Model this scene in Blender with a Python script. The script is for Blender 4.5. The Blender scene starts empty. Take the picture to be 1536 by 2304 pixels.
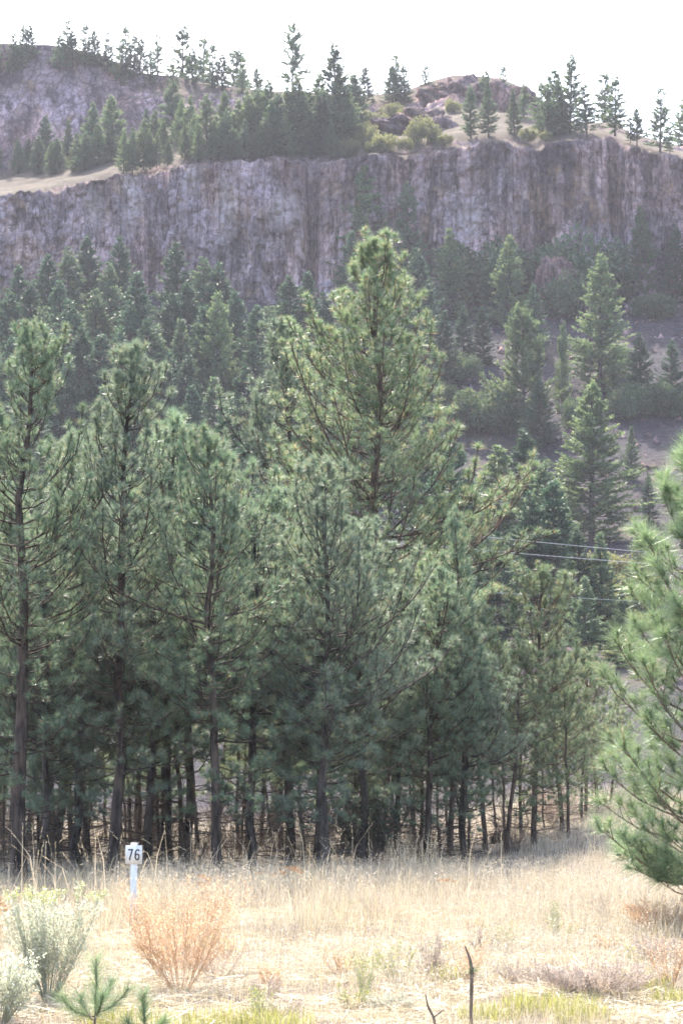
import bpy, math, random
import numpy as np
from mathutils import Vector

# ------------------------------------------------------------------ camera
SC = bpy.context.scene
COL = SC.collection
W, H_IMG, F = 1536.0, 2304.0, 5200.0          # photograph frame and focal length in its pixels
CAM_Z = 1.7
PITCH = math.atan((1750 - 1152) / F)          # the horizon lies at row 1750
cam_d = bpy.data.cameras.new('camera')
cam_d.sensor_fit = 'HORIZONTAL'
cam_d.sensor_width = 24.0
cam_d.lens = F / W * 24.0
cam_d.clip_start = 0.1
cam_d.clip_end = 3000
cam = bpy.data.objects.new('camera', cam_d)
COL.objects.link(cam)
cam.location = (0, 0, CAM_Z)
cam.rotation_euler = (math.pi / 2 + PITCH, 0, 0)
SC.camera = cam

# ------------------------------------------------------------------ world, sun, exposure
SUN_EL, SUN_AZ = math.radians(50), math.radians(-14)   # behind the cliff, a little to the left
world = bpy.data.worlds.new('World')
SC.world = world
world.use_nodes = True
wn = world.node_tree
sky = wn.nodes.new('ShaderNodeTexSky')
sky.sky_type = 'NISHITA'
sky.sun_disc = False
sky.sun_elevation = SUN_EL
sky.sun_rotation = SUN_AZ
sky.air_density = 1.0
sky.dust_density = 3.0
sky.ozone_density = 1.0
bg = wn.nodes['Background']
bg.inputs['Strength'].default_value = 0.15
wn.links.new(sky.outputs[0], bg.inputs['Color'])
sun_d = bpy.data.lights.new('sun', 'SUN')
sun_d.energy = 3.2
sun_d.angle = math.radians(0.6)
sun_d.color = (1.0, 0.94, 0.85)
sun = bpy.data.objects.new('sun', sun_d)
COL.objects.link(sun)
SDIR = Vector((math.sin(SUN_AZ) * math.cos(SUN_EL), math.cos(SUN_AZ) * math.cos(SUN_EL), math.sin(SUN_EL)))
sun.rotation_euler = (-SDIR).to_track_quat('-Z', 'Y').to_euler()
sun.location = (0, 60, 120)
vs = SC.view_settings
vs.view_transform = 'Standard'
vs.look = 'None'
vs.exposure = 2.2
vs.gamma = 1.0
vs.use_curve_mapping = False
cy = SC.cycles
cy.max_bounces = 4
cy.diffuse_bounces = 2
cy.glossy_bounces = 1
cy.transmission_bounces = 2
cy.transparent_max_bounces = 4
cy.volume_bounces = 0
cy.caustics_reflective = False
cy.caustics_refractive = False
cy.sample_clamp_indirect = 4.0
cy.use_denoising = True
try:
    cy.denoiser = 'OPENIMAGEDENOISE'
    cy.denoising_prefilter = 'ACCURATE'
except Exception:
    pass
cy.filter_width = 1.7

CP, SP = math.cos(PITCH), math.sin(PITCH)


def at(px, py, Y):
    """the point at depth Y along the direction of a photograph pixel"""
    a, b = (px - W / 2) / F, (H_IMG / 2 - py) / F
    d = (a, CP - SP * b, SP + CP * b)
    k = Y / d[1]
    return d[0] * k, Y, CAM_Z + d[2] * k


def xat(px, Y):
    return (px - W / 2) / F * Y / CP


# ------------------------------------------------------------------ noise
def _hash(ix, iy, seed):
    h = (ix.astype(np.int64) * 374761393 + iy.astype(np.int64) * 668265263 + seed * 974634777) & 0xFFFFFFFF
    h = ((h ^ (h >> 13)) * 1274126177) & 0xFFFFFFFF
    h = h ^ (h >> 16)
    return (h & 0xFFFFFF) / float(0xFFFFFF)


def vnoise(x, y, seed=0):
    x = np.asarray(x, float); y = np.asarray(y, float)
    x, y = np.broadcast_arrays(x, y)
    xi, yi = np.floor(x), np.floor(y)
    fx, fy = x - xi, y - yi
    fx = fx * fx * (3 - 2 * fx); fy = fy * fy * (3 - 2 * fy)
    a, b = _hash(xi, yi, seed), _hash(xi + 1, yi, seed)
    c, d = _hash(xi, yi + 1, seed), _hash(xi + 1, yi + 1, seed)
    return (a * (1 - fx) + b * fx) * (1 - fy) + (c * (1 - fx) + d * fx) * fy


def fbm(x, y, seed=0, octs=4):
    s, a, t = 0, 0.5, 0
    for o in range(octs):
        s = s + a * vnoise(np.asarray(x) * 2 ** o, np.asarray(y) * 2 ** o, seed + o * 17)
        t += a; a *= 0.5
    return s / t


# ------------------------------------------------------------------ mesh helpers
def make_mesh(name, V, Fc, mat, smooth=False):
    V = np.asarray(V, np.float32).reshape(-1, 3)
    Fc = np.asarray(Fc, np.int32)
    k = Fc.shape[1]
    me = bpy.data.meshes.new(name)
    me.vertices.add(len(V)); me.vertices.foreach_set('co', V.ravel())
    me.loops.add(Fc.size); me.loops.foreach_set('vertex_index', Fc.ravel())
    me.polygons.add(len(Fc))
    me.polygons.foreach_set('loop_start', np.arange(0, Fc.size, k, dtype=np.int32))
    if smooth:
        me.polygons.foreach_set('use_smooth', np.ones(len(Fc), bool))
    me.update(calc_edges=True)
    for m in (mat if isinstance(mat, (list, tuple)) else [mat]):
        me.materials.append(m)
    return me


def link(name, me, parent=None, loc=None):
    o = bpy.data.objects.new(name, me)
    COL.objects.link(o)
    if parent is not None:
        o.parent = parent
    if loc is not None:
        o.location = loc
    return o


def tag(o, label, cat, group=None):
    o['label'] = label; o['category'] = cat
    if group:
        o['group'] = group
    return o


def empty(name, loc=(0, 0, 0), rz=0.0):
    o = bpy.data.objects.new(name, None)
    o.empty_display_size = 0.2
    COL.objects.link(o)
    o.location = loc; o.rotation_euler = (0, 0, rz)
    return o


class Acc:
    """collects triangles"""
    def __init__(s):
        s.V, s.F, s.n = [], [], 0

    def add(s, V, Fc):
        V = np.asarray(V, float).reshape(-1, 3); Fc = np.asarray(Fc, int)
        if Fc.shape[1] == 4:
            Fc = np.concatenate([Fc[:, [0, 1, 2]], Fc[:, [0, 2, 3]]])
        s.V.append(V); s.F.append(Fc + s.n); s.n += len(V)

    def tube(s, pts, rad, sides=5):
        pts = np.asarray(pts, float); n = len(pts)
        rad = np.broadcast_to(np.asarray(rad, float), (n,))
        T = np.gradient(pts, axis=0)
        T /= np.linalg.norm(T, axis=1)[:, None] + 1e-9
        ref = np.array([0.31, 0.17, 0.05]) if abs(T[0, 2]) > 0.7 else np.array([0.03, 0.02, 1.0])
        U = np.cross(T, ref); U /= np.linalg.norm(U, axis=1)[:, None] + 1e-9
        Vv = np.cross(T, U)
        a = np.arange(sides) * 2 * math.pi / sides
        ring = pts[:, None] + rad[:, None, None] * (np.cos(a)[None, :, None] * U[:, None] + np.sin(a)[None, :, None] * Vv[:, None])
        i = np.arange(n - 1)[:, None] * sides; j = np.arange(sides)[None]
        j2 = (j + 1) % sides
        q = np.stack([i + j, i + j2, i + sides + j2, i + sides + j], -1).reshape(-1, 4)
        s.add(ring.reshape(-1, 3), q)

    def box(s, x0, x1, y0, y1, z0, z1):
        V = [(x, y, z) for x in (x0, x1) for y in (y0, y1) for z in (z0, z1)]
        s.add(V, [(0, 1, 3, 2), (4, 6, 7, 5), (0, 4, 5, 1), (2, 3, 7, 6), (0, 2, 6, 4), (1, 5, 7, 3)])

    def mesh(s, name, mat, smooth=False):
        if not s.V:
            s.add(np.zeros((3, 3)), [(0, 1, 2)])
        return make_mesh(name, np.concatenate(s.V), np.concatenate(s.F), mat, smooth)


def unit(v):
    return v / (np.linalg.norm(v, axis=-1, keepdims=True) + 1e-9)


# ------------------------------------------------------------------ materials
def new_mat(name):
    m = bpy.data.materials.new(name)
    m.use_nodes = True
    nt = m.node_tree
    nt.nodes.clear()
    out = nt.nodes.new('ShaderNodeOutputMaterial')
    return m, nt, out


def ramp(nt, fac, stops):
    r = nt.nodes.new('ShaderNodeValToRGB')
    el = r.color_ramp.elements
    while len(el) < len(stops):
        el.new(0.5)
    for e, (p, c) in zip(el, stops):
        e.position = p; e.color = (*c, 1)
    nt.links.new(fac, r.inputs[0])
    return r.outputs[0]


def mixc(nt, fac, a, b, mode='MIX'):
    m = nt.nodes.new('ShaderNodeMix')
    m.data_type = 'RGBA'; m.blend_type = mode
    for sock, v in ((m.inputs[0], fac), (m.inputs[6], a), (m.inputs[7], b)):
        if isinstance(v, (int, float)):
            sock.default_value = v
        elif isinstance(v, tuple):
            sock.default_value = (*v, 1)
        else:
            nt.links.new(v, sock)
    return m.outputs[2]


def noise(nt, scale, detail=4, vec=None, sc=None, rough=0.55):
    n = nt.nodes.new('ShaderNodeTexNoise')
    n.inputs['Scale'].default_value = scale
    n.inputs['Detail'].default_value = detail
    n.inputs['Roughness'].default_value = rough
    g = nt.nodes.new('ShaderNodeNewGeometry')
    v = vec or g.outputs['Position']
    if sc:
        mp = nt.nodes.new('ShaderNodeMapping')
        mp.inputs['Scale'].default_value = sc
        nt.links.new(v, mp.inputs[0]); v = mp.outputs[0]
    nt.links.new(v, n.inputs['Vector'])
    return n.outputs[0]


def mathn(nt, op, a, b=None, clamp=False):
    m = nt.nodes.new('ShaderNodeMath'); m.operation = op; m.use_clamp = clamp
    for i, v in enumerate((a, b)):
        if v is None: continue
        if isinstance(v, (int, float)): m.inputs[i].default_value = v
        else: nt.links.new(v, m.inputs[i])
    return m.outputs[0]


def leaf_mat(name, stops, trans=0.35, rough=0.45, spec=0.4, tint=None, objvar=0.25):
    """thin foliage: colour differs from leaf to leaf and from plant to plant"""
    m, nt, out = new_mat(name)
    g = nt.nodes.new('ShaderNodeNewGeometry')
    oi = nt.nodes.new('ShaderNodeObjectInfo')
    col = ramp(nt, g.outputs['Random Per Island'], stops)
    k = mathn(nt, 'MULTIPLY_ADD', oi.outputs['Random'], objvar)
    nt.nodes[-1].inputs[2].default_value = 1 - objvar / 2
    vm = nt.nodes.new('ShaderNodeVectorMath'); vm.operation = 'SCALE'
    nt.links.new(col, vm.inputs[0]); nt.links.new(k, vm.inputs['Scale'])
    col = vm.outputs[0]
    p = nt.nodes.new('ShaderNodeBsdfPrincipled')
    nt.links.new(col, p.inputs['Base Color'])
    p.inputs['Roughness'].default_value = rough
    p.inputs['Specular IOR Level'].default_value = spec
    t = nt.nodes.new('ShaderNodeBsdfTranslucent')
    tc = mixc(nt, 1.0, col, tint or (1.0, 1.0, 0.75), 'MULTIPLY')
    nt.links.new(tc, t.inputs[0])
    mx = nt.nodes.new('ShaderNodeMixShader')
    mx.inputs[0].default_value = trans
    nt.links.new(p.outputs[0], mx.inputs[1]); nt.links.new(t.outputs[0], mx.inputs[2])
    nt.links.new(mx.outputs[0], out.inputs[0])
    return m


def bark_mat(name, c0, c1, scale=9):
    m, nt, out = new_mat(name)
    tc = nt.nodes.new('ShaderNodeTexCoord')
    n = noise(nt, scale, 5, tc.outputs['Object'], (1, 1, 0.22))
    col = ramp(nt, n, [(0.38, c0), (0.62, c1)])
    p = nt.nodes.new('ShaderNodeBsdfPrincipled')
    nt.links.new(col, p.inputs['Base Color']); p.inputs['Roughness'].default_value = 0.9
    p.inputs['Specular IOR Level'].default_value = 0.2
    b = nt.nodes.new('ShaderNodeBump'); b.inputs['Strength'].default_value = 0.8; b.inputs['Distance'].default_value = 0.03
    nt.links.new(n, b.inputs['Height']); nt.links.new(b.outputs[0], p.inputs['Normal'])
    nt.links.new(p.outputs[0], out.inputs[0])
    return m


def plain_mat(name, c, rough=0.6, var=0.1):
    m, nt, out = new_mat(name)
    n = noise(nt, 30, 4)
    col = ramp(nt, n, [(0.3, tuple(v * (1 - var) for v in c)), (0.7, tuple(min(1, v * (1 + var)) for v in c))])
    p = nt.nodes.new('ShaderNodeBsdfPrincipled')
    nt.links.new(col, p.inputs['Base Color']); p.inputs['Roughness'].default_value = rough
    nt.links.new(p.outputs[0], out.inputs[0])
    return m


def diffuse_out(nt, out, col, height=None, strength=0.6, dist=0.1):
    p = nt.nodes.new('ShaderNodeBsdfPrincipled')
    nt.links.new(col, p.inputs['Base Color']); p.inputs['Roughness'].default_value = 0.95
    p.inputs['Specular IOR Level'].default_value = 0.15
    if height is not None:
        b = nt.nodes.new('ShaderNodeBump'); b.inputs['Strength'].default_value = strength; b.inputs['Distance'].default_value = dist
        nt.links.new(height, b.inputs['Height']); nt.links.new(b.outputs[0], p.inputs['Normal'])
    nt.links.new(p.outputs[0], out.inputs[0])


M = {}
M['pine'] = leaf_mat('pine_needles', [(0, (0.109, 0.179, 0.128)), (0.6, (0.189, 0.274, 0.187)), (0.94, (0.283, 0.356, 0.241)), (0.96, (0.471, 0.316, 0.205)), (1, (0.598, 0.370, 0.248))], 0.40, 0.42, 0.65, objvar=0.35)
M['pine_grey'] = leaf_mat('grey_pine_needles', [(0, (0.133, 0.199, 0.158)), (0.6, (0.228, 0.301, 0.227)), (0.95, (0.345, 0.398, 0.300)), (0.97, (0.503, 0.343, 0.234)), (1, (0.629, 0.384, 0.248))], 0.40, 0.42, 0.65, objvar=0.35)
M['pine_olive'] = leaf_mat('olive_pine_needles', [(0, (0.123, 0.194, 0.124)), (0.6, (0.209, 0.290, 0.177)), (0.91, (0.303, 0.359, 0.224)), (0.935, (0.549, 0.373, 0.233)), (1, (0.664, 0.429, 0.280))], 0.40, 0.42, 0.65, objvar=0.35)
M['pine_near'] = leaf_mat('fresh_pine_needles', [(0, (0.126, 0.196, 0.112)), (0.6, (0.210, 0.301, 0.171)), (0.95, (0.329, 0.406, 0.267)), (1, (0.586, 0.392, 0.261))], 0.42, 0.40, 0.7)
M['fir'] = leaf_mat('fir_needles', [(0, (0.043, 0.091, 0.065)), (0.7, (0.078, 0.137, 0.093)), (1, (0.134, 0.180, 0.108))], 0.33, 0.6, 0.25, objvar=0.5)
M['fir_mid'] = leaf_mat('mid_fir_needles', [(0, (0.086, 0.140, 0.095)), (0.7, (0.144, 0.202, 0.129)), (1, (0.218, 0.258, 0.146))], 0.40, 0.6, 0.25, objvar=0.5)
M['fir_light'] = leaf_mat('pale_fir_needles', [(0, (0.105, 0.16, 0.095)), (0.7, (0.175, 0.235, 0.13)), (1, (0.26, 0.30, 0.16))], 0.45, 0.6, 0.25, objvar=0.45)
M['shrub'] = leaf_mat('shrub_leaves', [(0, (0.065, 0.105, 0.06)), (0.7, (0.11, 0.155, 0.085)), (1, (0.18, 0.19, 0.10))], 0.38, 0.6, 0.25, objvar=0.4)
M['shrub_yellow'] = leaf_mat('yellow_shrub_leaves', [(0, (0.15, 0.165, 0.085)), (0.7, (0.22, 0.23, 0.11)), (1, (0.33, 0.29, 0.15))], 0.42, 0.6, 0.25, objvar=0.4)
M['bark'] = bark_mat('pine_bark', (0.018, 0.014, 0.012), (0.105, 0.078, 0.062))
M['bark_red'] = bark_mat('ruddy_pine_bark', (0.045, 0.034, 0.028), (0.15, 0.10, 0.075))
M['bark_grey'] = bark_mat('grey_bark', (0.024, 0.020, 0.018), (0.12, 0.10, 0.088))
M['straw'] = leaf_mat('straw_grass', [(0, (0.320, 0.265, 0.176)), (0.5, (0.490, 0.420, 0.297)), (1, (0.640, 0.565, 0.462))], 0.35, 0.5, 0.35, (1, 0.97, 0.85))
M['straw_pale'] = leaf_mat('bleached_grass', [(0, (0.42, 0.36, 0.27)), (0.6, (0.56, 0.49, 0.38)), (1, (0.68, 0.61, 0.51))], 0.35, 0.5, 0.35, (1, 0.97, 0.9))
M['green_grass'] = leaf_mat('green_grass_blades', [(0, (0.22, 0.23, 0.07)), (0.6, (0.38, 0.37, 0.13)), (1, (0.55, 0.50, 0.24))], 0.4, 0.5, 0.3)
M['tan_weed'] = leaf_mat('dry_tan_weed', [(0, (0.540, 0.379, 0.243)), (0.6, (0.680, 0.505, 0.345)), (1, (0.799, 0.642, 0.477))], 0.5, 0.7, 0.2, (1, 0.95, 0.9))
M['rust_weed'] = leaf_mat('rusty_flower_heads', [(0, (0.33, 0.17, 0.08)), (1, (0.52, 0.31, 0.16))], 0.25, 0.8, 0.1)
M['sage'] = leaf_mat('silver_sage_leaves', [(0, (0.440, 0.456, 0.370)), (0.6, (0.560, 0.572, 0.466)), (1, (0.700, 0.698, 0.581))], 0.5, 0.6, 0.2, (1, 1, 0.9))
M['sage_yellow'] = leaf_mat('yellow_flower_tips', [(0, (0.42, 0.44, 0.17)), (1, (0.56, 0.56, 0.28))], 0.35, 0.7, 0.2)
M['dead_grey'] = leaf_mat('grey_dead_twigs', [(0, (0.367, 0.290, 0.234)), (0.6, (0.562, 0.460, 0.378)), (1, (0.778, 0.660, 0.549))], 0.25, 0.7, 0.2, (1, 1, 1))
M['twig'] = bark_mat('twig_bark', (0.10, 0.075, 0.055), (0.24, 0.18, 0.135), 40)
M['white_paint'] = plain_mat('white_sign_paint', (0.72, 0.71, 0.69), 0.6, 0.14)
M['black_paint'] = plain_mat('black_sign_paint', (0.025, 0.025, 0.028), 0.5)
M['wire'] = plain_mat('aluminium_cable', (0.5, 0.51, 0.53), 0.4)
M['wood'] = bark_mat('weathered_wood', (0.10, 0.08, 0.065), (0.24, 0.20, 0.17), 12)

# meadow soil with straw litter
m, nt, out = new_mat('meadow_soil')
n1 = noise(nt, 0.55, 5); n2 = noise(nt, 14, 6); n3 = noise(nt, 70, 4, None, (1, 0.35, 1))
c = ramp(nt, n1, [(0.40, (0.13, 0.105, 0.095)), (0.52, (0.20, 0.165, 0.135)), (0.63, (0.30, 0.25, 0.185))])
c = mixc(nt, 0.7, c, ramp(nt, n2, [(0.3, (0.45, 0.42, 0.40)), (0.7, (1.2, 1.18, 1.12))]), 'MULTIPLY')
c = mixc(nt, 0.5, c, ramp(nt, n3, [(0.35, (0.6, 0.58, 0.55)), (0.65, (1.25, 1.22, 1.15))]), 'MULTIPLY')
diffuse_out(nt, out, c, n2, 0.8, 0.05)
M['soil'] = m

# hillside: purplish scree with thin dry grass
m, nt, out = new_mat('scree')
n1 = noise(nt, 0.09, 5); n2 = noise(nt, 1.6, 6, None, None, 0.75); n3 = noise(nt, 0.3, 4)
c = ramp(nt, n2, [(0.3, (0.018, 0.016, 0.021)), (0.5, (0.040, 0.034, 0.042)), (0.72, (0.10, 0.085, 0.098))])
gr = ramp(nt, n3, [(0.3, (0.075, 0.058, 0.045)), (0.7, (0.13, 0.10, 0.072))])
fac = mathn(nt, 'MULTIPLY', mathn(nt, 'SUBTRACT', n1, 0.52), 5.0, True)
c = mixc(nt, fac, c, gr)
diffuse_out(nt, out, c, n2, 1.0, 0.5)
M['scree'] = m


def rock_material(name, grass, tone=(1, 1, 1), stains=True):
    m, nt, out = new_mat(name)
    v = nt.nodes.new('ShaderNodeTexVoronoi'); v.inputs['Scale'].default_value = 2.6
    g = nt.nodes.new('ShaderNodeNewGeometry')
    mp = nt.nodes.new('ShaderNodeMapping'); mp.inputs['Scale'].default_value = (1, 1, 0.75)
    nt.links.new(g.outputs['Position'], mp.inputs[0]); nt.links.new(mp.outputs[0], v.inputs['Vector'])
    fine = noise(nt, 2.6, 6, None, (1, 1, 0.7), 0.8)
    big = noise(nt, 0.11, 5, None, (1, 1, 0.7), 0.6)
    streak = noise(nt, 0.40, 5, None, (1, 1, 0.07), 0.65)
    lich = noise(nt, 0.30, 6, None, (1, 1, 0.6), 0.7)
    warm = noise(nt, 0.14, 4, None, (1, 1, 0.8), 0.6)
    c = ramp(nt, fine, [(0.30, (0.085, 0.073, 0.080)), (0.47, (0.19, 0.165, 0.172)), (0.70, (0.37, 0.335, 0.34))])
    c = mixc(nt, 0.9, c, ramp(nt, streak, [(0.42, (0.32, 0.31, 0.35)), (0.48, (0.90, 0.90, 0.92)), (0.60, (1.32, 1.32, 1.38))]), 'MULTIPLY')
    c = mixc(nt, 0.9, c, ramp(nt, big, [(0.40, (0.60, 0.56, 0.60)), (0.50, (0.95, 0.92, 0.93)), (0.60, (1.5, 1.5, 1.6))]), 'MULTIPLY')
    c = mixc(nt, 0.8, c, ramp(nt, warm, [(0.44, (1, 1, 1.04)), (0.60, (1.2, 1.0, 0.84))]), 'MULTIPLY')
    lf = mathn(nt, 'MULTIPLY', mathn(nt, 'SUBTRACT', lich, 0.55), 6.0, True)
    c = mixc(nt, mathn(nt, 'MULTIPLY', lf, 0.65), c, (0.36, 0.25, 0.13))
    spk = noise(nt, 1.1, 3, None, (1, 1, 0.8), 0.5)
    c = mixc(nt, 0.6, c, ramp(nt, spk, [(0.40, (0.55, 0.53, 0.56)), (0.5, (1.0, 1.0, 1.0)), (0.60, (1.3, 1.28, 1.3))]), 'MULTIPLY')
    c = mixc(nt, 0.4, c, ramp(nt, v.outputs['Distance'], [(0.0, (0.5, 0.47, 0.5)), (0.35, (1.15, 1.15, 1.15))]), 'MULTIPLY')
    for (spx, spy, rx_, rz_) in () if not stains else ((292, 440, 1.5, 5.0), (640, 470, 2.2, 3.0), (1055, 490, 2.4, 3.0), (210, 470, 1.4, 3.5), (430, 400, 1.4, 3.0), (505, 480, 1.5, 5.0)):
        sx_p, _, sz_p = at(spx, spy, 287.0)
        mp2 = nt.nodes.new('ShaderNodeMapping'); mp2.vector_type = 'POINT'
        mp2.inputs['Location'].default_value = (-sx_p / rx_, 0, -sz_p / rz_); mp2.inputs['Scale'].default_value = (1 / rx_, 0, 1 / rz_)
        nt.links.new(g.outputs['Position'], mp2.inputs[0])
        ln_ = nt.nodes.new('ShaderNodeVectorMath'); ln_.operation = 'LENGTH'; nt.links.new(mp2.outputs[0], ln_.inputs[0])
        f_ = mathn(nt, 'SUBTRACT', mathn(nt, 'ADD', 0.7, fine), ln_.outputs['Value'], True)
        c = mixc(nt, mathn(nt, 'MULTIPLY', f_, 0.7), c, (0.46, 0.43, 0.45))
    vj = nt.nodes.new('ShaderNodeTexVoronoi'); vj.feature = 'DISTANCE_TO_EDGE'; vj.inputs['Scale'].default_value = 0.75
    mj = nt.nodes.new('ShaderNodeMapping'); mj.inputs['Scale'].default_value = (1, 1, 0.10)
    wob = nt.nodes.new('ShaderNodeVectorMath'); wob.operation = 'ADD'
    nz_ = nt.nodes.new('ShaderNodeTexNoise'); nz_.inputs['Scale'].default_value = 0.5; nz_.inputs['Detail'].default_value = 3
    nt.links.new(g.outputs['Position'], nz_.inputs['Vector'])
    nt.links.new(g.outputs['Position'], wob.inputs[0]); nt.links.new(nz_.outputs['Color'], wob.inputs[1])
    nt.links.new(wob.outputs[0], mj.inputs[0]); nt.links.new(mj.outputs[0], vj.inputs['Vector'])
    c = mixc(nt, 0.8, c, ramp(nt, vj.outputs['Distance'], [(0.0, (0.38, 0.36, 0.38)), (0.10, (0.92, 0.92, 0.92)), (0.4, (1.08, 1.08, 1.08))]), 'MULTIPLY')
    c = mixc(nt, 1.0, c, tone, 'MULTIPLY')
    if grass:
        sx = nt.nodes.new('ShaderNodeSeparateXYZ'); nt.links.new(g.outputs['True Normal'], sx.inputs[0])
        gn = noise(nt, 0.8, 5)
        s = mathn(nt, 'ADD', sx.outputs[2], mathn(nt, 'MULTIPLY', mathn(nt, 'SUBTRACT', gn, 0.5), 0.5))
        fac = mathn(nt, 'MULTIPLY', mathn(nt, 'SUBTRACT', s, 0.66), 7.0, True)
        gc = ramp(nt, noise(nt, 0.35, 5), [(0.3, (0.075, 0.058, 0.042)), (0.55, (0.115, 0.09, 0.066)), (0.75, (0.18, 0.145, 0.105))])
        c = mixc(nt, fac, c, gc)
    diffuse_out(nt, out, c, fine, 0.9, 0.35)
    return m


M['rock'] = rock_material('basalt', True, (1.42, 1.25, 1.18))
M['rock_brown'] = rock_material('brown_basalt', True, (1.08, 0.89, 0.83), False)
M['darkrock'] = plain_mat('dark_basalt', (0.13, 0.112, 0.118), 0.95, 0.5)

# ------------------------------------------------------------------ terrain
EDGE = np.array([(-1400, 520), (-600, 480), (0, 445), (130, 415), (270, 388), (370, 370), (460, 357), (560, 353), (620, 346), (665, 352), (700, 366), (740, 355),
                 (800, 346), (860, 338), (960, 336), (1000, 326), (1100, 305), (1150, 306), (1220, 318), (1260, 308), (1320, 300), (1390, 292), (1420, 313), (1480, 330),
                 (1536, 346), (1800, 352), (2300, 380), (3000, 430)], float)
SKYL = np.array([(-1400, 150), (-500, 120), (0, 112), (100, 115), (190, 130), (260, 155), (300, 175), (380, 186), (440, 200), (480, 206), (580, 216), (700, 225), (830, 230),
                 (905, 224), (930, 212), (960, 200), (1020, 183), (1060, 184), (1130, 190), (1180, 210), (1215, 240), (1290, 292), (1390, 289), (1420, 311), (1480, 328), (1536, 344),
                 (1800, 350), (2300, 378), (3000, 428)], float)
FOOT = np.array([(-1400, 480), (-500, 430), (0, 392), (150, 365), (300, 310), (480, 262), (600, 262), (900, 268), (1000, 250), (1100, 250), (1200, 262), (1280, 296), (1390, 290.5), (1420, 312),
                 (1480, 329), (1536, 345), (1800, 351), (2300, 379), (3000, 429)], float)
YC, YF, YS = 290.0, 322.0, 340.0            # cliff edge, foot of the upper cliff, skyline


def tab(T, x, Y):
    """height in metres of a traced line at lateral position x, for a line standing at depth Y"""
    px = np.asarray(x) * F * CP / Y + W / 2
    py = np.interp(px, T[:, 0], T[:, 1])
    b = (H_IMG / 2 - py) / F
    return CAM_Z + (SP + CP * b) / (CP - SP * b) * Y


PY = np.array([-60, 70, 78, 95, 125, 160, 200, 232, 262, 300], float)
PZ = np.array([0, 0, 0.3, 2.6, 8.0, 13.8, 22.0, 36.0, 51.0, 67.0], float)


def ground(x, y):
    x = np.asarray(x, float); y = np.asarray(y, float)
    z = np.interp(y, PY, PZ)
    far = np.clip((y - 78) / 60, 0, 1)
    z = z + far * (fbm(x / 16, y / 16, 3) - 0.5) * 3.2 + np.clip((y - 150) / 60, 0, 1) * (fbm(x / 3.5, y / 3.5, 8) - 0.5) * 1.5
    sm = lambda v: v * v * (3 - 2 * v)
    z = z + 0.85 * sm(np.clip((x - 2.2) / 5, 0, 1)) * sm(np.clip((y - 33) / 25, 0, 1)) * (1 - far)
    near = 1 - far
    return z + near * ((fbm(x / 5, y / 5, 5) - 0.5) * 0.22 + (fbm(x / 0.9, y / 0.9, 6) - 0.5) * 0.06)


def bench(x, y):
    x = np.asarray(x, float); y = np.asarray(y, float)
    ze = tab(EDGE, x, YC); zf = tab(FOOT, x, YF); zs = tab(SKYL, x, YS)
    t1 = np.clip((y - YC) / (YF - YC), 0, 1)
    t2 = np.clip((y - YF) / (YS - YF), 0, 1)
    t2 = np.minimum(1, t2 * 1.25) ** 1.25
    z = ze + (zf - ze) * t1 + (zs - zf) * t2
    amp = np.clip((y - YC) / 6, 0, 1) * np.clip((YS - 4 - y) / 10, 0.25, 1)
    steep = np.clip((zs - zf) / 10, 0.15, 1) * np.clip((y - YF) / 4, 0, 1) * np.clip((YS - 6 - y) / 7, 0, 1)
    z = z + amp * (fbm(x / 6, y / 6, 31) - 0.5) * 1.4 + steep * (fbm(x / 2.2, y / 2.2, 37, 5) - 0.5) * 7.0
    back = np.clip(y - YS, 0, None)
    return z - back * 0.10 - (back / 60) ** 2 * 6


def grid_mesh(name, X, Y, Z, mat, smooth=True):
    n, k = X.shape
    V = np.stack([X, Y, Z], -1).reshape(-1, 3)
    i = np.arange(n - 1)[:, None] * k + np.arange(k - 1)[None]
    Fq = np.stack([i, i + 1, i + k + 1, i + k], -1).reshape(-1, 4)
    o = link(name, make_mesh(name, V, Fq, mat, smooth))
    o['kind'] = 'structure'
    return o


gx = np.concatenate([np.linspace(-160, -14, 30), np.linspace(-13.5, 13.5, 110), np.linspace(14, 160, 30)])
gy = np.concatenate([np.linspace(-40, 12, 20), np.linspace(12.3, 76, 220)])
X, Y = np.meshgrid(gx, gy)
grid_mesh('meadow', X, Y, ground(X, Y), M['soil'])
gx = np.concatenate([np.linspace(-190, -48, 50), np.linspace(-47.5, 47.5, 150), np.linspace(48, 190, 50)])
gy = np.linspace(75.5, 300, 250)
X, Y = np.meshgrid(gx, gy)
Zg = ground(X, Y) - np.clip((77 - Y) / 2, 0, 1) * 0.05
grid_mesh('hillside', X, Y, Zg, M['scree'])


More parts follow.
